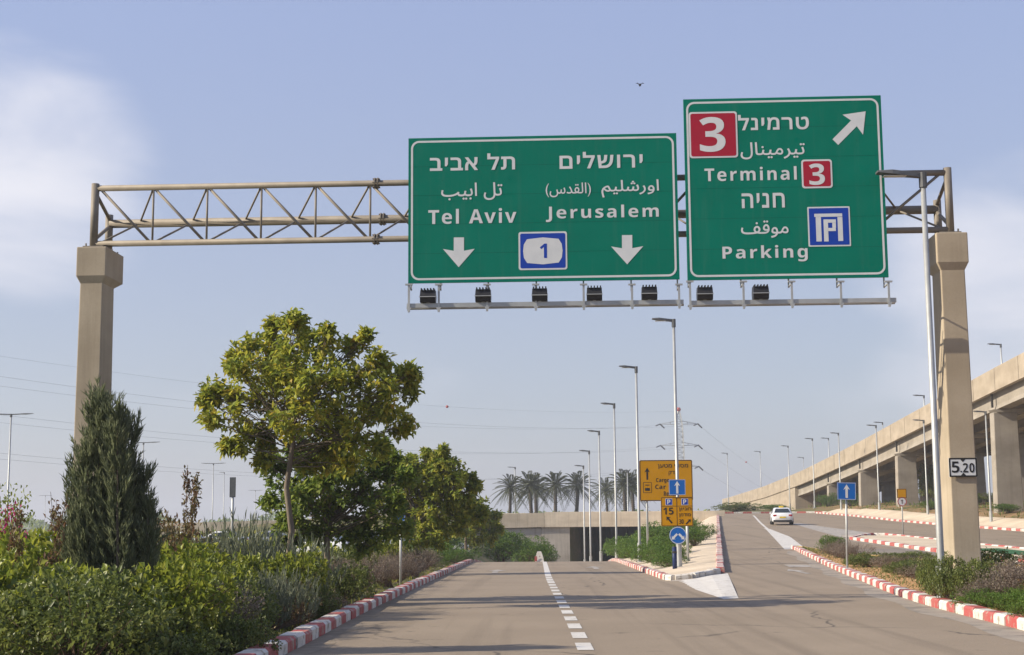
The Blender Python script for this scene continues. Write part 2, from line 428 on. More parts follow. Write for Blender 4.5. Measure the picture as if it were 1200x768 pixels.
# ------------------------------------------------------------------ the lie of the land
def zM(Y):
    if Y < 76: return -0.009 * Y
    return interp([(76, -0.684), (80, -0.74), (84, -0.86), (170, -4.7), (190, -5.1), (260, -5.1), (330, 0)], Y)
ZR = [(-40, 0), (0, 0), (30, -.27), (50, -.25), (68, .0), (84, .3), (100, .58), (117, .9), (133, 1.25), (150, 1.75), (168, 2.15), (190, 2.5), (240, 3.2), (300, 3.2), (420, 1.0)]
def zR(Y):
    return sum(interp(ZR, Y + d) for d in (-5, -2.5, 0, 2.5, 5)) / 5
def bend(Y): return 0.0012 * max(0, Y - 80) ** 2 if Y < 170 else 9.7 + 0.216 * (Y - 170)
def Lk(Y): return interp([(6, -2.95), (16, -3.1), (28, -3.33), (39, -3.42), (80, -3.62)], Y) + bend(Y)
def ML(Y): return interp([(44, 4.0), (60, 4.1), (82, 4.25)], Y) + bend(Y)
def MR(Y): return 0.125 * max(Y, 47.3)
RLP = [(-20, 4.6), (10, 6.05), (20.7, 7.12), (30, 7.75), (41, 9.1), (53, 10.5), (68, 12.15), (72, 12.6)]
def RL(Y): return sum(interp(RLP, Y + d) for d in (-4, -2, 0, 2, 4)) / 5
def RR(Y): return interp([(0, 24), (20, 21), (38, 18.6), (49, 16), (55, 14.3), (60.5, 13.2), (68, 12.7), (72, 12.6)], Y)
def surf(X, Y):
    a, b = zM(Y), zR(Y)
    z = lerp(a, b, sstep(ML(Y), max(MR(Y), ML(Y) + 1.8), X))
    l = Lk(Y)
    if X < l:
        z = lerp(a, -0.009 * min(max(Y, 0), 60), sstep(0.6, 7, l - X))
    return z
def terrain(X, Y):
    z = surf(X, Y)
    l = Lk(Y)
    # embankment that carries the cross road to the left abutment
    if X < ML(Y) + 4 and 140 < Y < 330:
        e = sstep(-48, -22, X)
        up = lerp(z, 2.1, e)
        if X < l - 0.4:
            k = 1 if Y > 158.6 else (sstep(142, 158, Y) if X < -6 else 0)
            z = lerp(z, up, k)
    # earth bank under the flyover
    if X > 33.3 and Y > 40:
        z += (0.55 * sstep(33.4, 36.3, X) + 0.5 * sstep(36.3, 40, X) + 1.0 * sstep(41, 62, X)) * sstep(45, 90, Y) * (1 - sstep(185, 215, Y))
    far = sstep(300, 700, math.hypot(X, Y))
    z = lerp(z, -0.55, far)
    # under the carriageways the earth lies a little lower than the asphalt
    onroad = (l + 0.05 < X < (RL(Y) if Y < 47 else ML(Y)) + 0.1) or (Y >= 46 and MR(Y) < X < 33.2 and Y < 178) or (Y < 72 and RL(Y) < X < 33.2) or (159 < Y < 177 and X > 12)
    if onroad and Y < 178: z -= 0.12
    elif Y < 178 and l - 1 < X < 33: z -= 0.1
    if X < l: z += 0.07 * math.sin(X * 1.3 + Y * 0.7) * math.sin(Y * 0.9) * sstep(0.3, 2, l - X) - 0.02
    return z
def axis(segs):
    out = []
    for a, b, st in segs:
        n = max(1, round((b - a) / st)); out += [a + (b - a) * i / n for i in range(n)]
    return out + [segs[-1][1]]
gx = axis([(-2600, -600, 400), (-600, -100, 50), (-100, -24, 6), (-24, 20, 0.7), (20, 44, 1.0), (44, 70, 2), (70, 200, 13), (200, 600, 50), (600, 2600, 400)])
gy = axis([(-60, 4, 8), (4, 90, 1.2), (90, 157, 1.6), (157, 160, 0.4), (160, 240, 2.5), (240, 420, 12), (420, 900, 48), (900, 4200, 300)])
mb = MB()
nx = len(gx)
mb.v = [(x, y, terrain(x, y)) for y in gy for x in gx]
mb.f = [(j * nx + i, j * nx + i + 1, (j + 1) * nx + i + 1, (j + 1) * nx + i) for j in range(len(gy) - 1) for i in range(nx - 1)]
struct(mb.build('ground', 'ground', smooth=True))

def strip(name, fl, fr, y0, y1, mat, dz=0.0, step=1.0, n=6, zf=surf, kind=True):
    b = MB(); m = max(1, round((y1 - y0) / step))
    for j in range(m + 1):
        y = lerp(y0, y1, j / m); a, c = fl(y), fr(y)
        for i in range(n + 1):
            x = lerp(a, c, i / n); b.v.append((x, y, zf(x, y) + dz))
    k = n + 1
    b.f = [(j * k + i, j * k + i + 1, (j + 1) * k + i + 1, (j + 1) * k + i) for j in range(m) for i in range(n)]
    o = b.build(name, mat, smooth=True)
    return struct(o) if kind else o
strip('main_road', lambda y: Lk(y) - 0.05, lambda y: lerp(RL(y), ML(y), 0) + 0.1 if y <= 47 else ML(y) + 0.1, -12, 47, 'asphalt', n=14)
strip('main_road', lambda y: Lk(y) - 0.05, lambda y: ML(y) + 0.1, 47, 240, 'asphalt', n=10)
strip('ramp_road', lambda y: MR(y) - 0.1, lambda y: RL(y) + 0.1 if y < 70 else 18.0, 47, 70, 'asphalt', n=8)
strip('ramp_road', lambda y: MR(y) - 0.1, lambda y: 33.05, 70, 161, 'asphalt', n=24)
strip('side_road', lambda y: max(RR(y), RL(y) + 0.2) - 0.1, lambda y: 33.05, 10, 70, 'asphalt_grey', n=20)
strip('cross_road', lambda y: 12.0, lambda y: 60.0, 161, 175.5, 'asphalt', n=30, zf=lambda x, y: zR(y))

# kerbs ------------------------------------------------------------------------------
def resample(path, L):
    P = [Vector((x, y, 0)) for x, y in path]
    out, acc = [P[0].copy()], 0.0
    for a, b in zip(P, P[1:]):
        d = (b - a).length
        if d < 1e-6: continue
        t = L - acc
        while t <= d:
            out.append(a.lerp(b, t / d)); t += L
        acc = (acc + d) % L
    return out
def kerb(path, L=0.72, w=0.28, h=0.165, zf=surf, phase=0, mats=('kerb_white', 'kerb_red'), seed=1):
    rnd = random.Random(seed)
    b = MB(); P = resample(path, L)
    for i, (p, q) in enumerate(zip(P, P[1:])):
        d = (q - p).normalized(); nrm = Vector((-d.y, d.x, 0)); g = 0.008
        p2, q2 = p + d * g, q - d * g
        hh = h + rnd.uniform(-0.012, 0.012); s_ = rnd.uniform(-0.012, 0.012)
        sec = [(-w / 2, -0.15), (w / 2, -0.15), (w / 2, hh - 0.035), (w / 2 - 0.035, hh), (-w / 2 + 0.035, hh), (-w / 2, hh - 0.035)]
        rings = []
        for c in (p2, q2):
            z = zf(c.x, c.y)
            rings.append([(c.x + nrm.x * (o + s_), c.y + nrm.y * (o + s_), z + u) for o, u in sec])
        b.loft(rings, (i + phase) % 2)
    return struct(b.build('kerb', list(mats)))
def fpath(f, y0, y1, st=1.0):
    n = max(1, round(abs(y1 - y0) / st))
    return [(f(lerp(y0, y1, i / n)), lerp(y0, y1, i / n)) for i in range(n + 1)]
kerb(fpath(lambda y: Lk(y) - 0.15, 6, 118), seed=3)
# median island: nose, left kerb and right kerb in one run
nose = [(4.12, 45.5), (4.3, 44.9), (4.7, 45.0), (5.2, 45.9), (5.7, 46.9)]
kerb(fpath(lambda y: ML(y) + 0.13, 118, 46) , seed=4, phase=1)
kerb([(4.15, 45.9), (4.3, 45.25), (4.9, 45.35), (5.5, 46.3), (5.95, 47.1)], L=0.6, seed=5, mats=('kerb_white', 'kerb_white'))
kerb([(5.98, 47.4)] + fpath(lambda y: MR(y) + 0.05, 48, 158), seed=6, phase=1)
# right island
kerb(fpath(lambda y: RL(y) + 0.15, 4, 71), seed=7)
kerb(fpath(lambda y: max(RR(y), RL(y) + 0.3) - 0.1, 71, 8), seed=8, mats=('orange_edge', 'orange_edge'), h=.17)
# strip island between the side road and the outer carriageway
SL, SR_ = (lambda y: 18.0 + 0.25 * sstep(60, 84, y)), (lambda y: lerp(22.3, 22.0, y / 90))
kerb(fpath(SL, 20, 84) + [(19.6, 88), (21.2, 91.5)] + fpath(SR_, 91, 20), L=1.0, seed=9)
# far side of the outer carriageway and of the cross road
kerb(fpath(lambda y: 33.2, 30, 171), L=1.0, seed=10)
kerb([(13.0, 176.0), (31.0, 176.0), (34.5, 175.0), (36.0, 172.0)], L=1.1, seed=11, zf=lambda x, y: zR(y), h=0.2)
strip('sidewalk', lambda y: 33.3, lambda y: 36.3, 30, 171, 'paving', 0.14, 1.5, 6, zf=terrain)

def island(name, fl, fr, y0, y1, mat, dz, n=6, step=0.8):
    return strip(name, fl, fr, y0, y1, mat, dz, step, n)
island('median_pavement', lambda y: ML(y) + 0.2, lambda y: max(MR(y) - 0.02, ML(y) + 0.5) if y > 47 else lerp(4.9, 5.95, sstep(45.3, 47.2, y)), 45.4, 158, 'paving', 0.10, 10)
island('island_soil', lambda y: RL(y) + 0.22, lambda y: max(RR(y) - 0.2, RL(y) + 0.24), 4, 70.6, 'soil', 0.11, 12)
island('strip_pavement', lambda y: SL(y) + 0.1, lambda y: SR_(y) - 0.1, 20, 88, 'paving', 0.11, 5)
strip('turf_strip', lambda y: 19.4, lambda y: 21.0, 20, 66, 'turf', 0.13, 1.5, 3)

# painted markings ---------------------------------------------------------------------
def poly_mark(name, polys, mat='line', dz=0.006, zf=surf):
    b = MB()
    for poly in polys:
        b.add([(x, y, zf(x, y) + dz) for x, y in poly], [tuple(range(len(poly)))])
    return struct(b.build(name, mat))
def cx_(y): return lerp(0.60, 0.36, sstep(15, 54, y)) if y < 82 else 0.36 + bend(y)
dashes, y = [], 7.9
while y < 43:
    w, k = 0.105, y + 1.22
    dashes.append([(cx_(y) - w, y), (cx_(y) + w, y), (cx_(k) + w, k), (cx_(k) - w, k)])
    y += 2.1
while y < 84:
    k = y + 2.0
    dashes.append([(cx_(y) - .11, y), (cx_(y) + .11, y), (cx_(k) + .11, k), (cx_(k) - .11, k)])
    y += 2.0 if y > 50 else 2.4
poly_mark('road_markings', dashes)
poly_mark('road_markings', [[(4.1, 45.0), (4.13, 32.2), (4.5, 32.6), (6.15, 46.9), (5.5, 45.9), (4.9, 45.0)]])
gore = [[(x0(y), y), (x1(y), y), (x1(y + 3), y + 3), (x0(y + 3), y + 3)] for y in range(70, 110, 3)
        for x0, x1 in [(lambda q: interp([(70, 11.95), (111, 17.55)], q), lambda q: interp([(70, 13.0), (90, 15.75), (111, 17.85)], q))]]
thin = [[(lerp(17.6, 23.9, i / 20), lerp(111, 160, i / 20)), (lerp(17.8, 24.1, i / 20), lerp(111, 160, i / 20)),
         (lerp(17.8, 24.1, (i + 1) / 20), lerp(111, 160, (i + 1) / 20)), (lerp(17.6, 23.9, (i + 1) / 20), lerp(111, 160, (i + 1) / 20))] for i in range(20)]
poly_mark('road_markings', gore + thin)
fade = [[(lerp(18.1, 22.6, i / 14), lerp(84, 128, i / 14)), (lerp(22.3, 23.4, i / 14), lerp(89, 128, i / 14)),
         (lerp(22.3, 23.4, (i + 1) / 14), lerp(89, 128, (i + 1) / 14)), (lerp(18.1, 22.6, (i + 1) / 14), lerp(84, 128, (i + 1) / 14))] for i in range(14)]
poly_mark('road_markings', fade, 'faint_line')
def arrow_mark(x, y, s=1.0):
    return [[(x - .1 * s, y), (x + .1 * s, y), (x + .1 * s, y + 2.4 * s), (x - .1 * s, y + 2.4 * s)],
            [(x - .35 * s, y + 2.4 * s), (x + .35 * s, y + 2.4 * s), (x, y + 4.2 * s)]]
poly_mark('road_markings', arrow_mark(2.5, 61, 1.2) + arrow_mark(-1.7, 56, 1.2), 'faint_line', 0.008)
poly_mark('road_markings', [[(8.95, 51.5), (9.75, 51.5), (9.95, 53.5), (9.1, 53.5)]] + arrow_mark(8.6, 46, 0.9), 'faint_line', 0.008)
edge = [[(18.0 - .35, y), (18.0 - .2, y), (18.0 - .2, y + 2), (18.0 - .35, y + 2)] for y in range(30, 82, 2)]
poly_mark('road_markings', edge, 'faint_line')
# a strip of pale, dusty asphalt along the near right kerb, and a repaired trench across the lanes
poly_mark('road_markings', [[(RL(y) - .55 - .1 * math.sin(y), y), (RL(y) - .02, y), (RL(y + 1) - .02, y + 1), (RL(y + 1) - .55 - .1 * math.sin(y + 1), y + 1)] for y in range(8, 68)], pm('kerbside_dust', (0.33, 0.285, 0.23), (0.26, 0.225, 0.185), 2, 0.95, 0.3, 25, wear=(0.21, 0.185, 0.155), wear_at=0.52, wear_scale=1.2), 0.003)

poly_mark('road_markings', [[(Lk(y) + .0, y), (Lk(y) + .32 + .12 * math.sin(y * 1.7), y), (Lk(y + 1) + .32 + .12 * math.sin((y + 1) * 1.7), y + 1), (Lk(y + 1) + .0, y + 1)] for y in range(6, 76)], pm('gutter_grit', (0.17, 0.135, 0.095), (0.24, 0.195, 0.145), 2.5, 0.95, 0.4, 30, wear=(0.255, 0.21, 0.155), wear_at=0.5, wear_scale=1.6), 0.003)
# ------------------------------------------------------------------ lettering
_tmp_scene_objs = []
def glyphs(text, spacing=1.0, bold=0.012):
    c = bpy.data.curves.new('lettering_source', 'FONT'); c.body = text; c.size = 1.0
    c.space_character = spacing; c.resolution_u = 3; c.fill_mode = 'NONE'
    o = bpy.data.objects.new('lettering_source', c); C.objects.link(o)
    dg = bpy.context.evaluated_depsgraph_get(); dg.update()
    me = o.evaluated_get(dg).to_mesh()
    P = [v.co.xy.copy() for v in me.vertices]; E = [tuple(e.vertices) for e in me.edges]
    # embolden: push every outline point outwards (the side follows from the outlines' turning sense)
    sgn = 1 if sum(P[a].x * P[b].y - P[b].x * P[a].y for a, b in E) > 0 else -1
    nrm = {i: [] for i in range(len(P))}
    for a, b in E:
        d = P[b] - P[a]
        if d.length > 1e-9:
            q = Vector((d.y, -d.x)).normalized() * sgn; nrm[a].append(q); nrm[b].append(q)
    for i, q in nrm.items():
        if len(q) == 2:
            m = q[0] + q[1]
            if m.length > .3: P[i] = P[i] + m.normalized() * bold * min(1.6, 2 / m.length)
    # fill by winding number, so that overlapping strokes of one letter stay solid
    cv, ce, cf, _o, _e, _f = delaunay_2d_cdt(P, E, [], 0, 1e-6)
    vs = np.array([v[:] for v in cv]); tri = np.array([f for f in cf if len(f) == 3])
    cen = vs[tri].mean(1); A = np.array([P[a][:] for a, b in E]); B_ = np.array([P[b][:] for a, b in E])
    cx, cy = cen[:, :1], cen[:, 1:]
    side = (B_[:, 0] - A[:, 0]) * (cy - A[:, 1]) - (cx - A[:, 0]) * (B_[:, 1] - A[:, 1])
    wind = (((A[:, 1] <= cy) & (B_[:, 1] > cy) & (side > 0)).sum(1) - ((A[:, 1] > cy) & (B_[:, 1] <= cy) & (side < 0)).sum(1))
    fs = [tuple(int(i) for i in t) for t in tri[wind != 0]]
    keep = sorted({i for f in fs for i in f}); idx = {k: n for n, k in enumerate(keep)}
    vs = vs[keep]; fs = [tuple(idx[i] for i in f) for f in fs]
    o.evaluated_get(dg).to_mesh_clear()
    bpy.data.objects.remove(o); bpy.data.curves.remove(c)
    par = list(range(len(vs)))
    def find(i):
        while par[i] != i: par[i] = par[par[i]]; i = par[i]
        return i
    for f in fs:
        for a, b in zip(f, f[1:]): par[find(a)] = find(b)
    roots = {}
    lay = [roots.setdefault(find(i), len(roots)) % 5 for i in range(len(vs))]
    return vs, fs, lay
def put_text(mb, text, box, z, mi=0, spacing=1.0, bold=0.012, keep=False):
    """Text fitted into box=(x0,x1,y0,y1) of the panel's own plane (x right, z up); panel faces -y."""
    if any(ch.isascii() and ch.isalnum() for ch in text): text = sans(text); bold = 0.0
    vs, fs, lay = glyphs(text, spacing, bold)
    x0, x1, y0, y1 = box
    a, b = vs.min(0), vs.max(0)
    sc = np.array([(x1 - x0) / (b[0] - a[0]), (y1 - y0) / (b[1] - a[1])])
    if keep:
        k = min(sc); o = np.array([(x0 + x1) / 2 - k * (b[0] - a[0]) / 2, (y0 + y1) / 2 - k * (b[1] - a[1]) / 2]); sc = np.array([k, k])
    else: o = np.array([x0, y0])
    P = (vs - a) * sc + o
    mb.add([(p[0], z - 0.0006 * l, p[1]) for p, l in zip(P, lay)], fs, mi)
def rrect(x0, x1, y0, y1, r, n=6):
    out = []
    for cx, cy, t0 in ((x1 - r, y1 - r, 0), (x0 + r, y1 - r, 90), (x0 + r, y0 + r, 180), (x1 - r, y0 + r, 270)):
        for i in range(n + 1):
            t = math.radians(t0 + 90 * i / n); out.append((cx + r * math.cos(t), cy + r * math.sin(t)))
    return out
def ring2(mb, outer, inner, y, mi=0):
    n = len(outer)
    mb.add([(a, y, b) for a, b in outer] + [(a, y, b) for a, b in inner], [(i, (i + 1) % n, n + (i + 1) % n, n + i) for i in range(n)], mi)
def flat(mb, poly, y, mi=0): mb.add([(a, y, b) for a, b in poly], [tuple(range(len(poly)))], mi)
def rev(s): return s[::-1]
def sans(t):
    o = ''
    for ch in t:
        if 'A' <= ch <= 'Z': o += chr(0x1D5D4 + ord(ch) - 65)
        elif 'a' <= ch <= 'z': o += chr(0x1D5EE + ord(ch) - 97)
        elif '0' <= ch <= '9': o += chr(0x1D7EC + ord(ch) - 48)
        else: o += ch
    return o
def ar(*codes): return ''.join(chr(c) if isinstance(c, int) else c for c in codes)[::-1]
HE_TELAVIV, HE_JER, HE_TERM, HE_PARK = rev('תל אביב'), rev('ירושלים'), rev('טרמינל'), rev('חניה')
AR_TELAVIV = ar(0xFE97, 0xFEDE, ' ', 0xFE8D, 0xFE91, 0xFEF4, 0xFE90)
AR_JER = ar(0xFE8D, 0xFEED, 0xFEAD, 0xFEB7, 0xFEE0, 0xFEF4, 0xFEE2)
AR_QUDS = '(' + ar(0xFE8D, 0xFEDF, 0xFED8, 0xFEAA, 0xFEB1) + ')'
AR_TERM = ar(0xFE97, 0xFEF4, 0xFEAE, 0xFEE3, 0xFEF4, 0xFEE8, 0xFE8E, 0xFEDD)
AR_PARK = ar(0xFEE3, 0xFEEE, 0xFED7, 0xFED2)

# ------------------------------------------------------------------ sign gantry
GY, GK = 29.35, -0.030
G0 = Vector((0, GY, 0)); GA = math.atan(GK)
GU = Vector((math.cos(GA), math.sin(GA), 0)); GN = Vector((-math.sin(GA), math.cos(GA), 0))
def LG(px, py, dy=0.0):
    """Pixel -> (u, z) in the gantry's own upright plane, dy behind its front chords."""
    d = ray(px, py); o = G0 + GN * dy
    t = (o - CAM).dot(GN) / d.dot(GN)
    p = CAM + d * t
    return (p - o).dot(GU), p.z
gan = thing('sign_gantry', 'tall steel truss gantry on two concrete columns spanning the road and carrying the green signs', 'sign gantry', G0, GA)
uL, zT = LG(110, 217.5); uR, zTr = LG(1109, 206.3)
_, zB = LG(110, 283.0); _, zBr = LG(1109, 272.6)
zT, zB = (zT + zTr) / 2, (zB + zBr) / 2
zC_, DEP = (zT + zB) / 2 + 0.03, 0.95
colL, colR = LG(112, 300)[0] - 0.03, LG(1114, 300)[0]
cap_z = LG(112, 291)[1]
for u, sd_ in ((colL, 1), (colR, -1)):
    b = MB(); gz = terrain(u, GY) - 0.4
    w, d0, d1 = 0.245, -0.12, 0.62
    b.loft([[(u - w - .03, d0 - .05, gz), (u + w + .03, d0 - .05, gz), (u + w + .03, d1 + .1, gz), (u - w - .03, d1 + .1, gz)],
            [(u - w, d0, cap_z - .78), (u + w, d0, cap_z - .78), (u + w, d1, cap_z - .78), (u - w, d1, cap_z - .78)],
            [(u - w - .075, d0 - .06, cap_z - .62), (u + w + .075, d0 - .06, cap_z - .62), (u + w + .075, d1 + .36, cap_z - .62), (u - w - .075, d1 + .36, cap_z - .62)],
            [(u - w - .075, d0 - .06, cap_z), (u + w + .075, d0 - .06, cap_z), (u + w + .075, d1 + .36, cap_z), (u - w - .075, d1 + .36, cap_z)]])
    col = b.build('column', 'concrete', gan)
    mod = col.modifiers.new('bevel', 'BEVEL'); mod.width = 0.02; mod.segments = 2
    p = MB(); p.box(u - .22, u + .22, -.1, DEP + .12, cap_z, cap_z + .035)
    for dx in (-.17, .17):
        for dy in (-.04, .3, .62, DEP + .05): p.tube([(u + dx, dy, cap_z + .03), (u + dx, dy, cap_z + .1)], .018, 6)
    p.build('base_plate', 'steel', gan)
    e = MB()
    e.tube([(u - .02 * sd_, 0, cap_z + .03), (u - .02 * sd_, 0, zT + .1)], .085, 12)
    e.tube([(u - .02 * sd_, DEP, cap_z + .03), (u - .02 * sd_, DEP, zC_ + .2)], .085, 12)
    e.tube([(u, 0, zT - .12), (u, DEP, zC_ + .08)], .04, 8); e.tube([(u, 0, zB + .1), (u, DEP, zC_ - .05)], .04, 8)
    e.build('end_frame', 'steel', gan, True)
t = MB(); t.tube([(colL, 0, zT), (colR, 0, zT)], .066, 12); t.build('chord', 'steel', gan, True)
t = MB(); t.tube([(colL, 0, zB), (colR, 0, zB)], .066, 12); t.build('chord', 'steel', gan, True)
t = MB(); t.tube([(colL, DEP, zC_), (colR, DEP, zC_)], .095, 12); t.build('chord', 'steel', gan, True)
web = MB(); PN = 1.165
u0_ = LG(112, 250)[0] + .08; nodes = [u0_ + PN * i for i in range(15)]
nodes = [u for u in nodes if u < colR - 0.05] + [colR - .08]
half = len(nodes) // 2
for i, (a, c) in enumerate(zip(nodes, nodes[1:])):
    m = (a + c) / 2
    if i: web.tube([(a, 0, zB), (a, 0, zT)], .024, 8)
    if i < half: web.tube([(a, 0, zT), (c - .03, 0, zB)], .03, 8)
    else: web.tube([(a, 0, zB), (c - .03, 0, zT)], .03, 8)
    for (x, z) in (((c, zT), (a, zB)) if i < half else ((a, zT), (c, zB))):
        web.tube([(x, 0, z), (m, DEP, zC_)], .022, 8)
web.build('truss_web', 'steel', gan, True)
for u in (LG(441, 250)[0], LG(441, 250)[0] + 7 * PN):
    for y, z, r in ((0, zT, .12), (0, zB, .12), (DEP, zC_, .14)):
        fl = MB()
        for s_ in (-.03, .03):
            fl.tube([(u + s_ - .012, y, z), (u + s_ + .012, y, z)], r, 14)
        for k in range(6):
            t_ = k * math.pi / 3; cy, cz = y + r * .82 * math.cos(t_), z + r * .82 * math.sin(t_)
            fl.tube([(u - .075, cy, cz), (u + .075, cy, cz)], .014, 6)
        fl.build('flange_joint', 'steel', gan)

SD = -0.32                                                   # the sign faces hang this far in front of the chords
class Panel:
    """A sign panel whose photo outline (TL, TR, BR, BL) gives its size; pixels inside it become points on its face."""
    def __init__(s, q, dy=SD):
        s.q = q
        P = [LG(*p, dy) for p in q]
        s.x0, s.x1 = (P[0][0] + P[3][0]) / 2, (P[1][0] + P[2][0]) / 2
        s.z1, s.z0 = (P[0][1] + P[1][1]) / 2, (P[2][1] + P[3][1]) / 2
    def at(s, px, py):
        (ax, ay), (bx, by), (cx, cy), (dx, dy) = s.q
        v = (py - ay) / (dy - ay); u = 0.5
        for _ in range(4):
            l, r = lerp(ax, dx, v), lerp(bx, cx, v); u = (px - l) / (r - l)
            t, b = lerp(ay, by, u), lerp(dy, cy, u); v = (py - t) / (b - t)
        return lerp(s.x0, s.x1, u) - s.cx, lerp(s.z1, s.z0, v) - s.z0
    def box(s, x0, x1, y0, y1):
        a, b = s.at(x0, y1), s.at(x1, y0)
        return a[0], b[0], a[1], b[1]
    @property
    def cx(s): return (s.x0 + s.x1) / 2
def sign_panel(pan, label):
    p = G0 + GU * pan.cx + GN * SD
    o = thing('motorway_sign', label, 'road sign', (p.x, p.y, pan.z0), GA)
    w, h = (pan.x1 - pan.x0) / 2, pan.z1 - pan.z0
    b = MB(); b.box(-w, w, 0, .05, 0, h); b.build('panel', 'sign_green', o)
    b = MB()
    for z in (h * .2, h * .5, h * .8): b.box(-w + .1, w - .1, .052, .10, z - .04, z + .04)
    for x in np.linspace(-w + .3, w - .3, 5): b.box(x - .04, x + .04, .102, .24, .05, h - .05)
    b.build('backing_frame', 'galv', o)
    b = MB(); ring2(b, rrect(-w + .055, w - .055, .06, h - .06, .17), rrect(-w + .097, w - .097, .102, h - .102, .13), -.003)
    b.build('border', 'sign_white', o)
    b = MB()
    n = max(3, round(h / .62))
    for i in range(1, n): b.box(-w, w, -.0012, .0, h * i / n - .003, h * i / n + .003)
    for x in np.linspace(-w + .03, w - .03, 9):
        for i in range(n): b.tube([(x, .0, h * (i + .5) / n), (x, -.004, h * (i + .5) / n)], .007, 6)
    b.build('seams_and_rivets', pm('seam_green', (0.0, 0.115, 0.078), None, 4, 0.6, 0.02, 30, spec=0.1), o)
    return o
px1 = Panel([(478, 161), (793, 157.5), (796, 328.5), (479, 331)])
s1 = sign_panel(px1, 'wide green overhead sign with down arrows reading Tel Aviv and Jerusalem')
B = px1.box
def letters(o, items, mat='sign_white', y=-.004, name='lettering'):
    for it in items:
        b = MB(); put_text(b, it[0], it[1], y, 0, *it[2:]); b.build(name, mat, o)
letters(s1, [(HE_TELAVIV, B(503.7, 604, 179.4, 199.9), 1.1, .02), (AR_TELAVIV, B(517.3, 589.2, 213.8, 235.2), 1.0, .008), ('Tel Aviv', B(502.3, 605.8, 244.1, 262.6), 1.15, .022),
             (HE_JER, B(656.5, 753.5, 178.2, 198.8), 1.15, .02), (AR_QUDS, B(640.3, 693, 215, 232.2), 1.0, .004), (AR_JER, B(705.5, 772.3, 212, 233), 1.0, .008), ('Jerusalem', B(640.6, 772, 241, 261.1), 1.2, .022)])
def arrow_poly(pan, pts): return [pan.at(*p) for p in pts]
for (xc, y0, y1) in ((538.4, 278.2, 312.8), (735.2, 277, 311)):
    b = MB(); h = y1 - y0
    L_ = [(xc - 6, y0), (xc + 6, y0), (xc + 6, y0 + .45 * h), (xc + 18.7, y0 + .385 * h), (xc, y1), (xc - 18.7, y0 + .385 * h), (xc - 6, y0 + .45 * h)]
    P = arrow_poly(px1, L_)
    flat(b, [P[0], P[1], P[2], P[6]][::-1], -.004); flat(b, [P[6], P[2], P[3], P[4], P[5]][::-1], -.0045)
    b.build('arrow', 'sign_white', s1)
def plate(o, name, box, mats, r=.05, bw=.035, y=-.004):
    x0, x1, z0, z1 = box
    b = MB()
    flat(b, rrect(x0, x1, z0, z1, r), y, 0); flat(b, rrect(x0 + bw, x1 - bw, z0 + bw, z1 - bw, r * .7), y - .002, 1)
    return b.build(name, mats, o)
shield = plate(s1, 'route_shield', B(608.8, 665, 272, 316.8), ['sign_white', 'sign_blue'])
b = MB(); x0, x1, z0, z1 = B(614, 659.8, 278.8, 310.5); w, h = x1 - x0, z1 - z0
flat(b, [(x0 + .1 * w, z0 + .06 * h), (x0 + .5 * w, z0), (x0 + .9 * w, z0 + .06 * h), (x1 - .02 * w, z0 + .25 * h), (x1, z0 + .5 * h), (x1 - .02 * w, z0 + .75 * h), (x0 + .9 * w, z1 - .06 * h), (x0 + .5 * w, z1), (x0 + .1 * w, z1 - .06 * h), (x0 + .02 * w, z0 + .75 * h), (x0, z0 + .5 * h), (x0 + .02 * w, z0 + .25 * h)], -.008)
b.build('shield_field', 'sign_white', shield)
letters(shield, [('1', B(633.5, 641.6, 286.2, 303), 1.0, .03)], 'sign_blue', -.010, 'numeral')

px2 = Panel([(800.5, 117), (1032.5, 111.5), (1041, 325.5), (806, 328)])
s2 = sign_panel(px2, 'tall green overhead sign reading Terminal 3 and Parking with a slanting arrow')
B = px2.box
letters(s2, [(HE_TERM, B(865.5, 948, 133.5, 154), 1.1, .02), (AR_TERM, B(868.4, 943.3, 166.5, 188), 1.0, .008), ('Terminal', B(826, 933.7, 195.8, 213.7), 1.2, .022),
             (HE_PARK, B(869.8, 919.6, 227, 245), 1.1, .02), (AR_PARK, B(869, 924, 259, 280), 1.0, .008), ('Parking', B(847.2, 946.3, 287.5, 308), 1.2, .022)])
for bx, nb in (((808.2, 863.7, 131, 186.6), (820.4, 849.6, 137.6, 179.4)), ((940.3, 975, 187.6, 222), (949, 966.4, 192.7, 218.2))):
    t3 = plate(s2, 'terminal_badge', B(*bx), ['sign_white', 'sign_red'], .06, .035, -.006)
    letters(t3, [('3', B(*nb), 1.0, .035)], 'sign_white', -.011, 'numeral')
b = MB(); P = arrow_poly(px2, [(976, 164.1), (982.7, 170.8), (1004.4, 148.6), (1011.7, 158.6), (1014.8, 130.8), (987.8, 134.9), (997.8, 141.8)])
flat(b, [P[0], P[1], P[2], P[6]], -.004); flat(b, [P[6], P[2], P[3], P[4], P[5]], -.0045); b.build('arrow', 'sign_white', s2)
pk = plate(s2, 'parking_symbol', B(947.8, 995.7, 243, 290), ['sign_white', 'sign_blue'], .02, .03)
b = MB()
for q in ((954.5, 987, 251.3, 255.5), (957, 962.2, 255.5, 284), (982.5, 987.2, 255.5, 283.5), (966, 970.3, 258.3, 284), (970.3, 979.6, 258.3, 262.2), (970.3, 979.6, 268.2, 272), (975.6, 979.6, 262.2, 268.2)):
    x0, x1, z0, z1 = B(*q); flat(b, [(x0, z0), (x1, z0), (x1, z1), (x0, z1)], -.008)
b.build('pictogram', 'sign_white', pk)

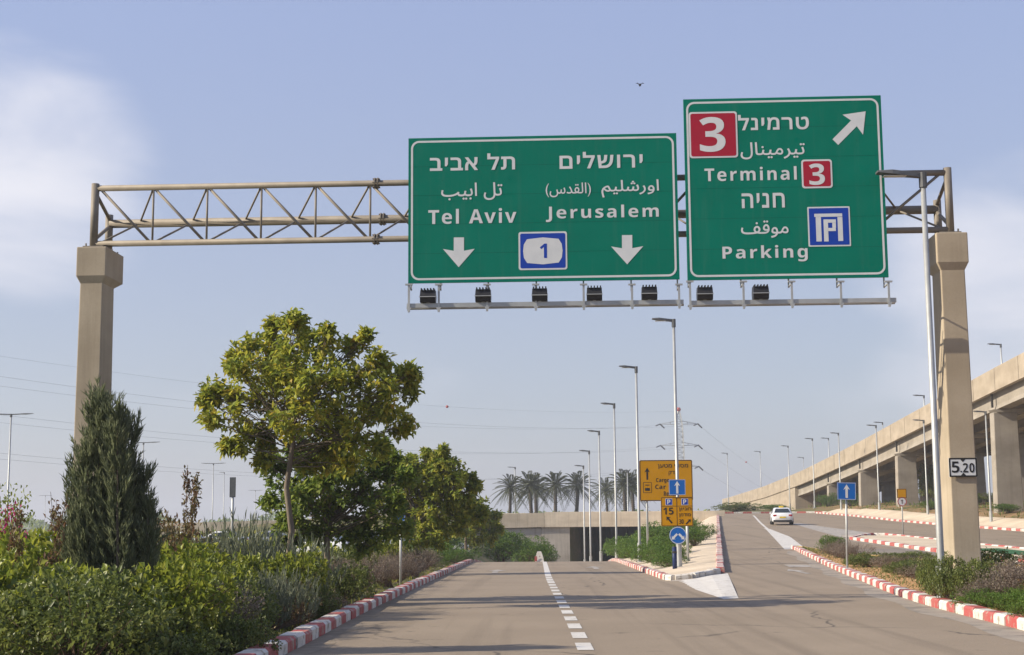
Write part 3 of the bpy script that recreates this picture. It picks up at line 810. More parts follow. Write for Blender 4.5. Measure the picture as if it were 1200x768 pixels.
# lighting rails with hangers and floodlights
RD = SD - 0.17
def rail(pa, pb, hang, ztop_px):
    b = MB(); (ua, za), (ub, zb) = LG(*pa, RD), LG(*pb, RD)
    z = (za + zb) / 2
    b.box(ua, ub, RD - .045, RD + .045, z - .045, z + .045)
    b.tube([(ua - .02, RD + .2, z - .03), (ub + .02, RD + .2, z - .03)], .022, 8)
    for px in hang:
        u = LG(px, 345, RD)[0]; zt = LG(px, ztop_px, RD)[1]
        b.box(u - .022, u + .022, RD - .07, RD - .048, z - .14, zt)
        b.box(u - .075, u + .075, RD - .09, RD - .03, zt, zt + .03)
        b.bar((u, RD - .05, zt - .02), (u, -.13, zt - .02), .03)
        b.bar((u, -.13, zt - .045), (u, -.13, zB), .03)
        b.bar((u, -.155, zB), (u, 0, zB), .045)
        b.prism([(-.05, 0), (.05, 0), (.01, -.1), (-.01, -.1)], 0, .02, 0, lambda x, y, k, u=u, z=z: (u + x, RD - .09 - k, z - .05 + y))
    return b.build('lighting_rail', 'galv', gan), z
_, rz1 = rail((477, 357.5), (801, 355.5), (479.6, 514.5, 571, 628, 684, 740.6, 795.6), 335)
_, rz2 = rail((808, 355), (1050, 352.5), (808.5, 871, 927.6, 985, 1041), 331.5)
for px, rz in ((501.7, rz1), (566.3, rz1), (632.6, rz1), (696.6, rz1), (761, rz1), (826, rz2), (891.4, rz2)):
    u = LG(px, 350, RD)[0]; z = rz + .06
    b = MB(); h = .25; w = .158
    b.loft([[(u - w, RD - .1, z), (u + w, RD - .1, z), (u + w, RD + .14, z), (u - w, RD + .14, z)],
            [(u - w, RD - .14, z + .12), (u + w, RD - .14, z + .12), (u + w, RD + .18, z + .14), (u - w, RD + .18, z + .14)],
            [(u - w * .95, RD - .11, z + h), (u + w * .95, RD - .11, z + h), (u + w * .95, RD + .16, z + h + .02), (u - w * .95, RD + .16, z + h + .02)]])
    for k in range(5):
        x = u - w * .8 + k * w * .4; b.box(x - .012, x + .012, RD - .15, RD + .1, z + h - .02, z + h + .035)
    fo = b.build('floodlight', 'dark', gan)
    g = MB(); g.box(u - w * .8, u + w * .8, RD + .182, RD + .188, z + .03, z + h - .05); g.build('lens', 'glass', fo)
    g = MB(); g.box(u - w - .015, u + w + .015, RD - .155, RD - .143, z + .10, z + .115); g.box(u - .03, u + .03, RD - .05, RD + .05, z - .02, z + .01); g.build('bracket', 'galv', fo)

# clearance plate on the right column
x0, z1 = LG(1111, 537, -.16); x1, z0 = LG(1145, 559, -.16)
p = G0 + GU * ((x0 + x1) / 2) + GN * -.20
hp = thing('height_sign', 'white clearance plate reading 5.20 on the right gantry column', 'road sign', (p.x, p.y, z0), GA)
w, h = (x1 - x0) / 2, z1 - z0
b = MB(); b.box(-w, w, 0, .02, 0, h); b.build('panel', 'sign_white', hp)
b = MB(); ring2(b, rrect(-w, w, 0, h, .02), rrect(-w + .03, w - .03, .03, h - .03, .01), -.003)
flat(b, [(-.05, h - .031), (0, h - .085), (.05, h - .031)], -.003); flat(b, [(-.05, .031), (.05, .031), (0, .085)], -.003); b.build('border', 'sign_black', hp)
letters(hp, [('5', (-.225, -.075, .085, h - .07), 1, .02), ('.', (-.06, -.025, .09, .125), 1, .02), ('20', (-.005, .225, .085, h - .105), 1.1, .02)], 'sign_black')

# ------------------------------------------------------------------ street lamps
def street_lamp(x, y, top_px, label, group, arm=0.75, r=0.085, mat='galv', two=False, base=None, name='street_lamp', rz=0.0):
    """top_px: photo pixel of the pole's head end."""
    z = terrain(x, y) if base is None else base
    H = W(*top_px, y).z - z
    o = thing(name, label, 'street lamp', (x, y, z), rz, group)
    b = MB(); b.tube([(0, 0, -.3), (0, 0, 1.1), (0, 0, H)], r, 10, r * .62); b.build('pole', mat, o, True)
    b = MB(); b.tube([(0, 0, 0), (0, 0, .9)], r * 1.28, 10); b.box(-r * 2, r * 2, -r * 2, r * 2, -.12, .03); b.build('base', mat, o)
    for s_ in ((-1, 1) if two else (-1,)):
        hd = MB(); a = arm * s_
        hd.loft([[(s_ * .02, -.05, H - .05), (s_ * .02, .05, H - .05), (s_ * .02, .05, H + .05), (s_ * .02, -.05, H + .05)],
                 [(a * .3, -.09, H - .02), (a * .3, .09, H - .02), (a * .3, .08, H + .07), (a * .3, -.08, H + .07)],
                 [(a * .75, -.14, H + .02), (a * .75, .14, H + .02), (a * .75, .12, H + .11), (a * .75, -.12, H + .11)],
                 [(a * 1.1, -.11, H + .06), (a * 1.1, .11, H + .06), (a * 1.1, .09, H + .10), (a * 1.1, -.09, H + .10)]])
        h_ = hd.build('lamp_head', 'lamp_grey', o)
        g = MB(); g.box(min(a * .4, a * .95), max(a * .4, a * .95), -.09, .09, H - .012, H + .0, 0); g.build('lens', 'sign_white', h_)
    b = MB(); b.tube([(0, 0, H - .25), (0, 0, H + .06)], r * .95, 10); b.build('collar', 'lamp_grey', o)
    return o, H
MG = 'lamps along the planted median'
mlabels = ['tallest grey street lamp on the median, its pole carrying the blue one-way plate', 'grey street lamp at the left post of the big yellow sign', 'third lamp of the median row, rising from the green ground cover',
           'fourth lamp of the median row, just left of the taller one', 'fifth lamp of the median row in front of the bridge opening', 'smallest and last lamp of the median row beside the bridge abutment']
med = [(789.5, 376, 795.5, 54), (747, 431, 749.5, 68.5), (720.5, 474, 722.5, 87), (703, 506, 704, 101), (691.5, 529, 692, 117), (684, 546.5, 685, 131)]
lamp1 = None
for lb, (tx, ty, bx, yy) in zip(mlabels, med):
    x = W(bx, 640, yy).x
    o, H = street_lamp(x, yy, (tx, ty), lb, MG, r=.082, base=min(surf(x, yy) + .1, terrain(x, yy) + .25))
    if lamp1 is None: lamp1 = o
street_lamp(W(1104.5, 695, 28.6).x, 28.6, (1087.5, 206), 'nearest grey street lamp, in front of the right gantry column', 'lamps along the roads', .85, .088)
RG = 'lamps along the outer pavement'
for tx, ty, bx, yy, lb in ((1156.5, 483, 1161, 111, 'grey street lamp at the right edge, beside the nearest flyover pier'), (1086, 493, 1087.3, 132, 'grey street lamp just left of the near lamp pole, before the flyover'),
                           (1030, 499, 1030.7, 151, 'grey street lamp in front of the flyover, right of the blue one-way plate'), (985.5, 508, 986, 168, 'grey street lamp rising behind the blue one-way plate'),
                           (954.5, 514.5, 955, 186, 'pale street lamp in front of the flyover wall, right of the white car'), (925.5, 523, 926, 206, 'pale street lamp directly behind the white car'),
                           (853, 531.5, 854, 240, 'pale street lamp at the left end of the flyover parapet')):
    x = W(bx, 600, yy).x
    street_lamp(x, yy, (tx, ty), lb, RG, .9, .10, base=terrain(x, yy) + .05)

# ------------------------------------------------------------------ flyover
FX = 38.6
def ftop(Y): return 1.45 + .975 * (ftop0(Y / .975) - 1.45)
def ftop0(Y): return interp([(-20, 22.6), (40, 19.2), (90, 16.3), (122, 14.45), (155, 12.3), (173, 11.1), (192, 10.0), (215, 8.75), (250, 7.35), (298, 6.15), (360, 5.2), (420, 4.6)], Y)
fly = thing('flyover', 'long beige concrete flyover on wall piers rising towards the right edge', 'flyover', (FX, 122, 0))
def fl(x, y, z): return (x - FX, y - 122, z)
ys = [20 + 4 * i for i in range(76)]
def sweep(sec, ys, mat, name, parent=fly, smooth=False):
    b = MB(); b.loft([[fl(FX + x, y, ftop(y) + z) for x, z in sec] for y in ys]); return b.build(name, mat, parent)
ysf = [y for y in ys if y <= 300]
sweep([(0, -1.95), (.38, -1.95), (.38, 0), (.06, 0), (0, -.06)], ysf, 'flyover', 'parapet')
sweep([(12.0, -1.95), (12.38, -1.95), (12.38, 0), (12.0, 0)], ysf, 'flyover', 'parapet')
sweep([(.385, -1.75), (11.995, -1.75), (11.995, -1.15), (.385, -1.15)], ysf, 'asphalt_grey', 'deck_slab')
for x in (1.1, 4.2, 7.3, 10.4):
    sweep([(x - .55, -3.3), (x + .55, -3.3), (x + .4, -2.9), (x + .4, -1.752), (x - .4, -1.752), (x - .4, -2.9)], [y for y in ys if y <= 216], 'pier', 'girder')
piers = [50, 68, 86, 104.5, 122, 139, 155, 173, 192]
for y in piers:
    for x0 in (.12, 7.4):
        b = MB(); zt = ftop(y) - 3.55; z0 = terrain(FX + x0 + 1, y) - 1.0
        b.loft([[fl(FX + x0, y - .55, z0), fl(FX + x0 + 2.25, y - .55, z0), fl(FX + x0 + 2.25, y + .55, z0), fl(FX + x0, y + .55, z0)],
                [fl(FX + x0 + .1, y - .55, zt), fl(FX + x0 + 2.1, y - .55, zt), fl(FX + x0 + 2.1, y + .55, zt), fl(FX + x0 + .1, y + .55, zt)]])
        b.build('pier', 'pier', fly).modifiers.new('bevel', 'BEVEL').width = 0.05
    b = MB(); z = ftop(y)
    b.add([fl(FX + x, yy, z + dz) for yy in (y - .8, y + .8) for x, dz in ((.2, -3.303), (11.7, -3.303), (11.4, -3.56), (.5, -3.56))],
          [(0, 1, 2, 3), (7, 6, 5, 4), (0, 4, 5, 1), (1, 5, 6, 2), (2, 6, 7, 3), (3, 7, 4, 0)])
    b.build('pier_cap', 'pier', fly)
    b = MB(); b.box(.25, .4, y - 122 - .1, y - 122 + .1, z - 3.1, z - 1.96); b.build('drain_pipe', 'black_gap', fly)
b = MB()
b.loft([[fl(FX + x, y, z) for x, z in ((.15, -1.0), (12.2, -1.0), (12.2, ftop(y) - 1.952), (.15, ftop(y) - 1.952))] for y in [216 + 6 * i for i in range(15)]])
b.build('abutment', 'flyover', fly)
b = MB()
for y in range(60, 300, 6): b.box(-.012, -.002, y - 122 - .02, y - 122 + .02, ftop(y) - 1.93, ftop(y) - .08)
b.build('joint', 'black_gap', fly)
for px, py, Y, xo, lb in ((1173.5, 404, 120, 3, 'lamp on the flyover deck near the right edge'), (1081, 464, 145, 0.5, 'lamp on the flyover deck just left of the near lamp pole'), (1031.5, 495.5, 176, 8, 'lamp on the flyover deck beside a taller pavement lamp'),
                          (968, 514, 205, 6, 'small lamp on the flyover deck right of the pale pavement lamp'), (938, 536.5, 262, 10, 'faint low lamp showing above the flyover parapet'), (888, 529.5, 245, 1, 'pale lamp standing behind the low end of the flyover parapet')):
    x = FX + .8 if xo < 1.2 else FX + 11.2
    x = W(px, py, Y).x if W(px, py, Y).x > FX + .6 else FX + .6
    yy = F * x / (px - 628)
    street_lamp(x, yy, (px, py), lb, 'lamps on the flyover', 1.0, .09, base=ftop(min(yy, 300)) - 1.3)

# ------------------------------------------------------------------ bridge over the underpass
br = thing('road_bridge', 'low beige concrete bridge over the dark underpass opening', 'bridge', (4, 158, 0))
zt0, zs = 2.52, 0.86
def brp(name, mat, x0, x1, y0, y1, z0, z1, bev=0.02):
    b = MB(); b.box(x0 - 4, x1 - 4, y0 - 158, y1 - 158, z0, z1, 0, bev); return b.build(name, mat, br)
xa = W(638.5, 600, 158).x
b = MB()
b.add([(-46 - 4, 0, 1.5), (xa - .03 - 4, 0, zt0 - .08), (xa - .03 - 4, .4, zt0 - .08), (-46 - 4, .4, 1.5), (-46 - 4, 0, .1), (xa - .03 - 4, 0, zs + .02), (xa - .03 - 4, .4, zs + .02), (-46 - 4, .4, .1)],
      [(0, 1, 2, 3), (7, 6, 5, 4), (0, 4, 5, 1), (1, 5, 6, 2), (2, 6, 7, 3), (3, 7, 4, 0)])
b.build('parapet', concrete_mat('old_parapet_concrete', (0.54, 0.465, 0.355), (0.46, 0.395, 0.30), 0.5), br)
brp('parapet', 'parapet', xa, 20.6, 158, 158.4, zs, zt0)
brp('parapet', 'parapet', -20, 20.6, 175.7, 176.1, zs, zt0)
brp('deck_slab', 'pier', -20, 19.5, 158.402, 175.698, zs + .1, 1.95, 0)
xb = W(668, 640, 158).x
brp('abutment', concrete_mat('abutment_concrete', (0.46, 0.42, 0.36), (0.38, 0.345, 0.295), 0.6), xa - .4, xb, 158.25, 176, -6, zs - .003)
brp('wing_wall', concrete_mat('wing_wall_concrete', (0.40, 0.37, 0.325), (0.33, 0.305, 0.27), 0.6), -14, xa - .43, 158.3, 158.8, -6, zs - .1)
brp('abutment', 'pier', 13.6, 17, 158.25, 176, -6, zs - .003)
brp('rear_wall', 'pier', xb - 3, 22, 190, 190.6, -6, 1.5)
brp('deck_slab', 'pier', xb - 3, 22, 176.12, 190, .95, 1.5, 0)  # not bridge deck: unseen slab added to keep the underpass opening dark

# ------------------------------------------------------------------ signs on posts
def face(o, name, poly, y, mat):
    b = MB(); flat(b, poly, y); return b.build(name, mat, o)
def up_arrow(cx, cz, h, w, sh):
    return [(cx - sh, cz - h / 2), (cx + sh, cz - h / 2), (cx + sh, cz + h * .18), (cx + w, cz + h * .1), (cx, cz + h / 2), (cx - w, cz + h * .1), (cx - sh, cz + h * .18)]
def arrow_obj(o, cx, cz, h, w, sh, mat, y=-.024, rot=0.0, name='arrow'):
    P = up_arrow(0, 0, h, w, sh); c, s_ = math.cos(rot), math.sin(rot)
    P = [(cx + c * a - s_ * b_, cz + s_ * a + c * b_) for a, b_ in P]
    b = MB(); flat(b, [P[0], P[1], P[2], P[6]], y); flat(b, [P[6], P[2], P[3], P[4], P[5]], y - .0006); return b.build(name, mat, o)
def board(name, q, Y, label, mat, fs, border='sign_black', group=None, post=None, bw=.02, cat='road sign', z_base=None):
    """q = photo box (x0,x1,y0,y1) at depth Y; origin at the middle of the lower edge (or at the foot when it has posts)."""
    a, c = W(q[0], q[3], Y), W(q[1], q[2], Y)
    cx, w, h = (a.x + c.x) / 2, (c.x - a.x) / 2, c.z - a.z
    zb = a.z if z_base is None else z_base
    o = thing(name, label, cat, (cx, Y, zb), 0, group)
    k = a.z - zb
    b = MB(); b.prism(rrect(-w, w, k, k + h, min(w, h) * .06), 0, .02, 0, lambda x, y, z: (x, -z, y)); b.build('panel', [mat], o)
    if bw:
        b = MB(); ring2(b, rrect(-w + .01, w - .01, k + .01, k + h - .01, min(w, h) * .06), rrect(-w + .01 + bw, w - .01 - bw, k + .01 + bw, k + h - .01 - bw, min(w, h) * .04), -.023); b.build('border', border, o)
    if post:
        for dx in post:
            b = MB(); b.tube([(dx, .06, -.3), (dx, .06, k + h * .95)], fs, 10); b.build('post', 'galv', o, True)
    return o, w, k, h
# blue one-way plate and roundel on the first median lamp
Yl = 53.82
o, w, k, h = board('one_way_sign', (784, 803, 562, 580.5), Yl, 'blue one-way plate with a white arrow on the tallest median lamp pole', 'sky_blue', .03, 'sign_white', bw=.012)
arrow_obj(o, 0, k + h / 2, h * .8, w * .36, w * .13, 'sign_white')
o, w, k, h = board('parking_sign', (775, 811.5, 582.5, 617), Yl + .05, 'small yellow parking sign with the number 15 above the blue roundel', 'sign_yellow', .03, bw=.018)
b = MB(); b.box(-.012, .012, -.0215, -.0205, k + .03, k + h - .03); b.box(-w + .03, w - .03, -.0225, -.0218, k + h * .68, k + h * .695); b.build('divider', 'sign_black', o)
for s_ in (-.5, .5):
    p_ = plate(o, 'parking_symbol', (w * s_ - .13, w * s_ + .13, k + h * .72, k + h * .95), ['sign_white', 'sign_blue'], .01, .015, -.0235)
    letters(p_, [('P', (w * s_ - .06, w * s_ + .06, k + h * .755, k + h * .915), 1, .02)], 'sign_white', -.027, 'letter')
letters(o, [('15', (-w * .86, -w * .22, k + h * .40, k + h * .64), 1.0, .03), (rev('חניון'), (w * .12, w * .9, k + h * .5, k + h * .64), 1.0, .01), (rev('מזדמן'), (w * .12, w * .85, k + h * .3, k + h * .44), 1, .01), ('30', (w * .12, w * .4, k + h * .08, k + h * .24), 1, .02)], 'sign_black', -.024)
arrow_obj(o, -w * .5, k + h * .22, h * .30, .1, .03, 'sign_black', -.024, math.radians(40))
arrow_obj(o, w * .7, k + h * .15, h * .24, .08, .025, 'sign_black', -.024, math.radians(-45))
a, c = W(784.5, 638, Yl), W(804.5, 618, Yl); r = (c.x - a.x) / 2
o = thing('roundel_sign', 'round blue sign with two diverging white arrows low on the median lamp pole', 'road sign', ((a.x + c.x) / 2, Yl, a.z))
disc = lambda r_: [(r_ * math.cos(2 * math.pi * i / 28), r + r_ * math.sin(2 * math.pi * i / 28)) for i in range(28)]
b = MB(); b.prism(disc(r), 0, .02, 0, lambda x, y, z: (x, -z, y)); b.build('panel', 'sky_blue', o)
b = MB(); ring2(b, disc(r * .97), disc(r * .9), -.023); b.build('border', 'sign_white', o)
arrow_obj(o, -r * .42, r * .85, r * .9, r * .3, r * .12, 'sign_white', rot=math.radians(135))
arrow_obj(o, r * .42, r * .85, r * .9, r * .3, r * .12, 'sign_white', -.0245, rot=math.radians(-135))
# big yellow board on two posts
zf_ = surf(W(780, 600, 70).x, 70) + .1
o, w, k, h = board('direction_board', (750, 811, 539, 587.5), 70, 'large yellow direction board on two posts behind the median lamp', 'sign_yellow', .055, post=(-.95, .95), bw=.035, z_base=zf_)
arrow_obj(o, -w * .71, k + h * .67, h * .30, .13, .04, 'sign_black')
b = MB(); ring2(b, rrect(-w * .87, -w * .55, k + h * .2, k + h * .46, .03), rrect(-w * .87 + .02, -w * .55 - .02, k + h * .2 + .02, k + h * .46 - .02, .02), -.024)
b.box(-w * .79, -w * .63, -.0245, -.023, k + h * .38, k + h * .40); b.box(-w * .8, -w * .62, -.0245, -.023, k + h * .25, k + h * .32); b.build('pictogram', 'sign_black', o)
letters(o, [(rev('מסוף מטען'), (-w * .3, w * .84, k + h * .78, k + h * .90), 1.05, .014), (rev('בדק'), (w * .1, w * .45, k + h * .62, k + h * .73), 1.05, .014),
            ('Cargo', (-w * .38, w * .12, k + h * .43, k + h * .56), 1.05, .015), ('Car', (-w * .42, -w * .02, k + h * .29, k + h * .40), 1.05, .015), ('Rental', (-w * .1, w * .42, k + h * .12, k + h * .24), 1.05, .015)], 'sign_black', -.024)
# slim post of its own between, navy bollard
zz = surf(W(806, 640, 60).x, 60) + .1
o = thing('steel_post', 'bare grey steel post beside the small yellow parking sign', 'post', (W(806, 640, 58).x, 58, zz))
b = MB(); b.tube([(0, 0, -.2), (0, 0, W(806, 600, 58).z - zz)], .05, 10); b.build('tube', 'galv', o, True)
b = MB(); b.tube([(0, 0, 0), (0, 0, .06)], .09, 10); b.build('foot', 'galv', o)
xx = W(790.5, 650, 53).x; zz = surf(xx, 53) + .1
o = thing('bollard', 'dark navy bollard standing just left of the median lamp pole', 'bollard', (xx, 53, zz))
b = MB(); b.tube([(0, 0, -.1), (0, 0, .78)], .085, 12); b.build('body', 'navy', o, True)
b = MB(); b.tube([(0, 0, .56), (0, 0, .64)], .09, 12); b.ball((0, 0, .78), .084, 10, 0, .5); b.build('band', 'dark', o)
# blue one-way plate on the right island
Yb = 46; xx = W(992, 660, Yb).x; zz = surf(xx, Yb) + .08
o, w, k, h = board('one_way_sign', (977, 998, 565.5, 586), Yb, 'blue one-way plate with a white arrow on its own leaning post in the right island', 'sky_blue', .035, 'sign_white', post=(.0,), bw=.012, z_base=zz)
arrow_obj(o, 0, k + h / 2, h * .78, w * .36, w * .13, 'sign_white')
o.rotation_euler = (0, math.radians(1.4), 0); o.location.x += .06
# turn ban with yellow plate
Yt = 92; xx = W(1057.5, 628, Yt).x; zz = surf(xx, Yt) + .1
o, w, k, h = board('turn_ban_sign', (1051.3, 1062, 573, 584), Yt, 'small post sign with a yellow plate over a red-ringed disc before the flyover', 'sign_yellow', .04, 'sign_black', post=(.0,), bw=.03, z_base=zz)
zc = W(1057, 588, Yt).z - zz; r = .3
dd = lambda r_: [(r_ * math.cos(2 * math.pi * i / 24), zc + r_ * math.sin(2 * math.pi * i / 24)) for i in range(24)]
b = MB(); b.prism(dd(r), 0, .02, 0, lambda x, y, z: (x, -z, y)); d_ = b.build('disc', 'sign_white', o)
b = MB(); ring2(b, dd(r), dd(r * .78), -.023); b.bar((-.17, -.024, zc + .17), (.17, -.024, zc - .17), .05, .004); b.build('ring', 'kerb_red', d_)
arrow_obj(o, 0, zc, .3, .08, .025, 'sign_black', -.0235)
# left side: small blue plate on a white post, dark panel on a post, red and white end marker
Yq = 46; xx = W(469, 640, Yq).x; zz = terrain(xx, Yq)
o, w, k, h = board('street_plate', (464, 475, 604, 611), Yq, 'small blue plate on a pale post under the roadside trees', 'sky_blue', .04, 'sign_white', post=(.0,), bw=.012, z_base=zz)
Yq = 75; xx = W(273, 600, Yq).x; zz = terrain(xx, Yq)
o, w, k, h = board('back_of_sign', (269, 276.5, 559.5, 583), Yq, 'narrow dark sign seen from behind on a grey post left of the trees', 'lamp_grey', .07, 'dark', post=(.0,), bw=.015, z_base=zz)
Ym = 80; xx = W(632, 655, Ym).x; zz = surf(xx, Ym)
o = thing('road_marker', 'pale concrete marker with a reddish side at the far end of the lane line', 'road marker', (xx, Ym, zz))
b = MB(); b.loft([[(-.42, -.5, -.1), (.42, -.5, -.1), (.42, .5, -.1), (-.42, .5, -.1)], [(-.36, -.4, .25), (.36, -.4, .25), (.36, .4, .25), (-.36, .4, .25)], [(-.18, -.3, .62), (.18, -.3, .62), (.18, .3, .62), (-.18, .3, .62)]]); b.build('block', 'kerb_white', o)
b = MB(); b.box(-.42, -.2, -.52, -.5, .03, .34); b.build('painted_side', 'kerb_red', o)
o.scale = (.62, .62, .9)

# ------------------------------------------------------------------ vegetation
def leaf_arrays(P, D, N, L, Wd, fold=0.25):
    n = len(P)
    D = D / np.maximum(1e-6, np.linalg.norm(D, axis=1, keepdims=True))
    S_ = np.cross(D, N); S_ /= np.maximum(1e-6, np.linalg.norm(S_, axis=1, keepdims=True))
    U = np.cross(S_, D)
    L = L.reshape(-1, 1); Wd = Wd.reshape(-1, 1)
    a = P; t = P + D * L - U * L * 0.12
    mid = P + D * L * 0.45
    l = mid + S_ * Wd + U * Wd * fold * 2; r = mid - S_ * Wd + U * Wd * fold * 2
    V = np.stack([a, l, t, r], 1).reshape(-1, 3)
    base = np.arange(n)[:, None] * 4
    T = np.concatenate([base + [0, 2, 1], base + [0, 3, 2]], 1).reshape(-1, 3)
    return V, T
def tri_mesh(name, V, T, mat, parent=None):
    me = bpy.data.meshes.new(name)
    me.vertices.add(len(V)); me.vertices.foreach_set('co', V.astype(np.float32).ravel())
    me.loops.add(len(T) * 3); me.loops.foreach_set('vertex_index', T.astype(np.int32).ravel())
    me.polygons.add(len(T)); me.polygons.foreach_set('loop_start', np.arange(0, len(T) * 3, 3, dtype=np.int32))
    try: me.polygons.foreach_set('loop_total', np.full(len(T), 3, dtype=np.int32))
    except Exception: pass
    me.update(calc_edges=True); me.validate()
    me.materials.append(M[mat] if isinstance(mat, str) else mat)
    o = bpy.data.objects.new(name, me); C.objects.link(o)
    if parent: o.parent = parent
    return o
def unit(rng, n):
    v = rng.normal(size=(n, 3)); return v / np.linalg.norm(v, axis=1, keepdims=True)
def rosettes(rng, tips, outs, k, L, Wd, spread=0.9, droop=0.25, jit=0.06):
    """k leaves around each tip, pointing outwards and a little down."""
    P = np.repeat(tips, k, 0) + rng.normal(size=(len(tips) * k, 3)) * jit
    D = np.repeat(outs, k, 0) * (1 - spread * .4) + unit(rng, len(P)) * spread
    D[:, 2] -= droop
    N = unit(rng, len(P)) * .5 + np.array([0, 0, 1.0])
    ln = L * rng.uniform(.65, 1.25, len(P)); wd = Wd * rng.uniform(.75, 1.2, len(P))
    return leaf_arrays(P, D, N, ln, wd)
def limb(b, p, q, r0, r1, rng, wob=.08, n=5):
    p, q = Vector(p), Vector(q); pts = []
    d = (q - p).length
    for i in range(n + 1):
        t = i / n; w_ = wob * d * math.sin(math.pi * t)
        pts.append(p.lerp(q, t) + Vector((rng.uniform(-1, 1), rng.uniform(-1, 1), rng.uniform(-.5, .5))) * w_ * .6)
    pts[0], pts[-1] = p, q
    b.tube(pts, r0, 7, r1)
    return pts
def blob_tree(name, label, Y, base_px, blobs, mat, leaf=(.17, .042), tips_per=36, k=13, trunk_r=.1, fork=.45, seed=1, lean=0.0, group='trees along the left kerb', thick=.8):
    """Crown from leaf clumps round limb ends; blobs = photo-sized lumps (px, py, radius px, depth offset in m)."""
    rng = np.random.default_rng(seed); rnd = random.Random(seed)
    X = W(base_px, 640, Y).x; z = terrain(X, Y)
    o = thing(name, label, 'tree', (X, Y, z), 0, group)
    cs = []
    for px, py, rp, dy in blobs:
        p = W(px, py, Y + dy); cs.append((Vector((p.x - X, dy, p.z - z)), rp * .86 * (Y + dy) / F))
    mid = sum((c for c, r in cs), Vector()) / len(cs)
    for c, r in list(cs):
        for _ in range(2):
            d = (c - mid).normalized() * .8 + Vector((rnd.uniform(-1, 1), rnd.uniform(-1, 1), rnd.uniform(-.6, 1))) * .7
            cs.append((c + d.normalized() * r * rnd.uniform(.72, .98), r * rnd.uniform(.2, .36)))
    zmid = sum(c.z for c, r in cs) / len(cs); f = Vector((lean, 0, zmid * fork))
    tb = MB(); limb(tb, (0, 0, -.3), f, trunk_r * 1.25, trunk_r * .8, rnd, .03)
    tipsA, outsA = [], []
    for c, r in cs:
        e = c - Vector((0, 0, r * .2))
        pts = limb(tb, f * rnd.uniform(min(.98, .62 + .3 * max(0, c.z / zmid - .75)), .98), e, trunk_r * .26, trunk_r * .08, rnd, .10)
        n = max(7, int(tips_per * (r / .64) ** 2))
        u = unit(rng, n); rad = r * rng.uniform(.35, 1.0, (n, 1)) ** .6 * (1 + .28 * np.sin(5 * u[:, :1] + 3 * u[:, 2:3] + seed))
        tp = np.array(c) + u * rad * np.array([1, thick, .88])
        tipsA.append(tp); outsA.append(u * .8 + np.array([0, 0, .35]))
        for i in range(0, n, 3): limb(tb, pts[rnd.choice((3, 4, 5))], tp[i], trunk_r * .10, .005, rnd, .12, 3)
    tb.build('trunk', 'bark', o, True)
    V, T = rosettes(rng, np.concatenate(tipsA), np.concatenate(outsA), k, *leaf)
    tri_mesh('crown', V, T, mat, o)
    return o
blob_tree('broadleaf_tree', 'tallest yellow-green tree left of the road with a bare leaning trunk', 28.6, 336,
          [(345, 400, 32, 0), (305, 412, 26, .3), (300, 440, 36, -.5), (262, 462, 26, .2), (262, 487, 24, -.3), (300, 478, 38, .6), (350, 440, 46, -.3), (395, 420, 32, .4), (428, 428, 26, -.3), (400, 462, 42, .2), (440, 468, 34, -.4), (470, 462, 20, .3), (466, 495, 22, -.2), (350, 488, 40, -.8), (410, 505, 38, -.2), (290, 515, 20, .1), (376, 525, 34, .5), (345, 383, 14, 0), (322, 388, 12, .3), (330, 455, 44, .8), (375, 455, 44, -.7), (420, 480, 36, .8), (320, 420, 34, .7), (365, 415, 34, .8), (385, 500, 34, .6), (325, 500, 28, .5), (445, 450, 28, .5), (478, 440, 10, 0), (380, 398, 16, -.3), (245, 470, 10, .4), (425, 400, 10, .2), (283, 425, 14, -.2), (270, 520, 10, .2), (310, 530, 16, .3), (400, 535, 24, .2), (435, 525, 18, -.3), (360, 535, 22, .6)],
          'leaf_tree', (.155, .042), 32, 13, .058, .98, 11, .1)
blob_tree('broadleaf_tree', 'dark green tree under and behind the tallest tree, trunk nearly black', 32.5, 384,
          [(345, 560, 34, .2), (390, 545, 36, -.3), (430, 565, 36, .3), (360, 595, 34, -.2), (410, 600, 36, .2), (452, 590, 26, -.3), (330, 590, 24, .4), (450, 545, 24, .5), (320, 545, 16, .1), (380, 622, 18, 0), (470, 560, 14, 0), (400, 570, 40, .8), (345, 620, 26, .3), (420, 630, 28, .2), (460, 615, 24, .4), (372, 575, 34, -.6), (440, 530, 20, .6), (360, 535, 24, .4)],
          'leaf_deep', (.16, .046), 44, 13, .07, .85, 12)
blob_tree('broadleaf_tree', 'rounded olive tree further along the kerb, third in the row', 54, 488,
          [(490, 560, 28, 0), (515, 545, 18, .4), (525, 572, 26, -.4), (480, 585, 26, .5), (510, 598, 28, -.3), (540, 590, 20, .3), (470, 560, 18, -.5), (500, 540, 12, 0), (545, 565, 14, .3), (555, 570, 8, .2), (520, 532, 8, -.2), (496, 618, 18, .2), (500, 575, 36, .6), (532, 602, 28, .2), (462, 582, 28, .3), (505, 622, 26, -.3), (480, 548, 20, .4), (550, 600, 22, .5), (520, 560, 28, -.4), (470, 610, 22, .4), (510, 555, 20, -.3)],
          'leaf_mid', (.2, .058), 32, 15, .08, .85, 13)
blob_tree('broadleaf_tree', 'smallest olive tree of the row, at the far bend before the bridge', 88, 546,
          [(555, 598, 20, 0), (572, 610, 16, .5), (545, 615, 18, -.5), (565, 625, 18, .3), (580, 618, 9, 0), (540, 595, 12, .3), (556, 584, 9, .2)],
          'leaf_mid', (.26, .078), 26, 15, .08, .85, 14)

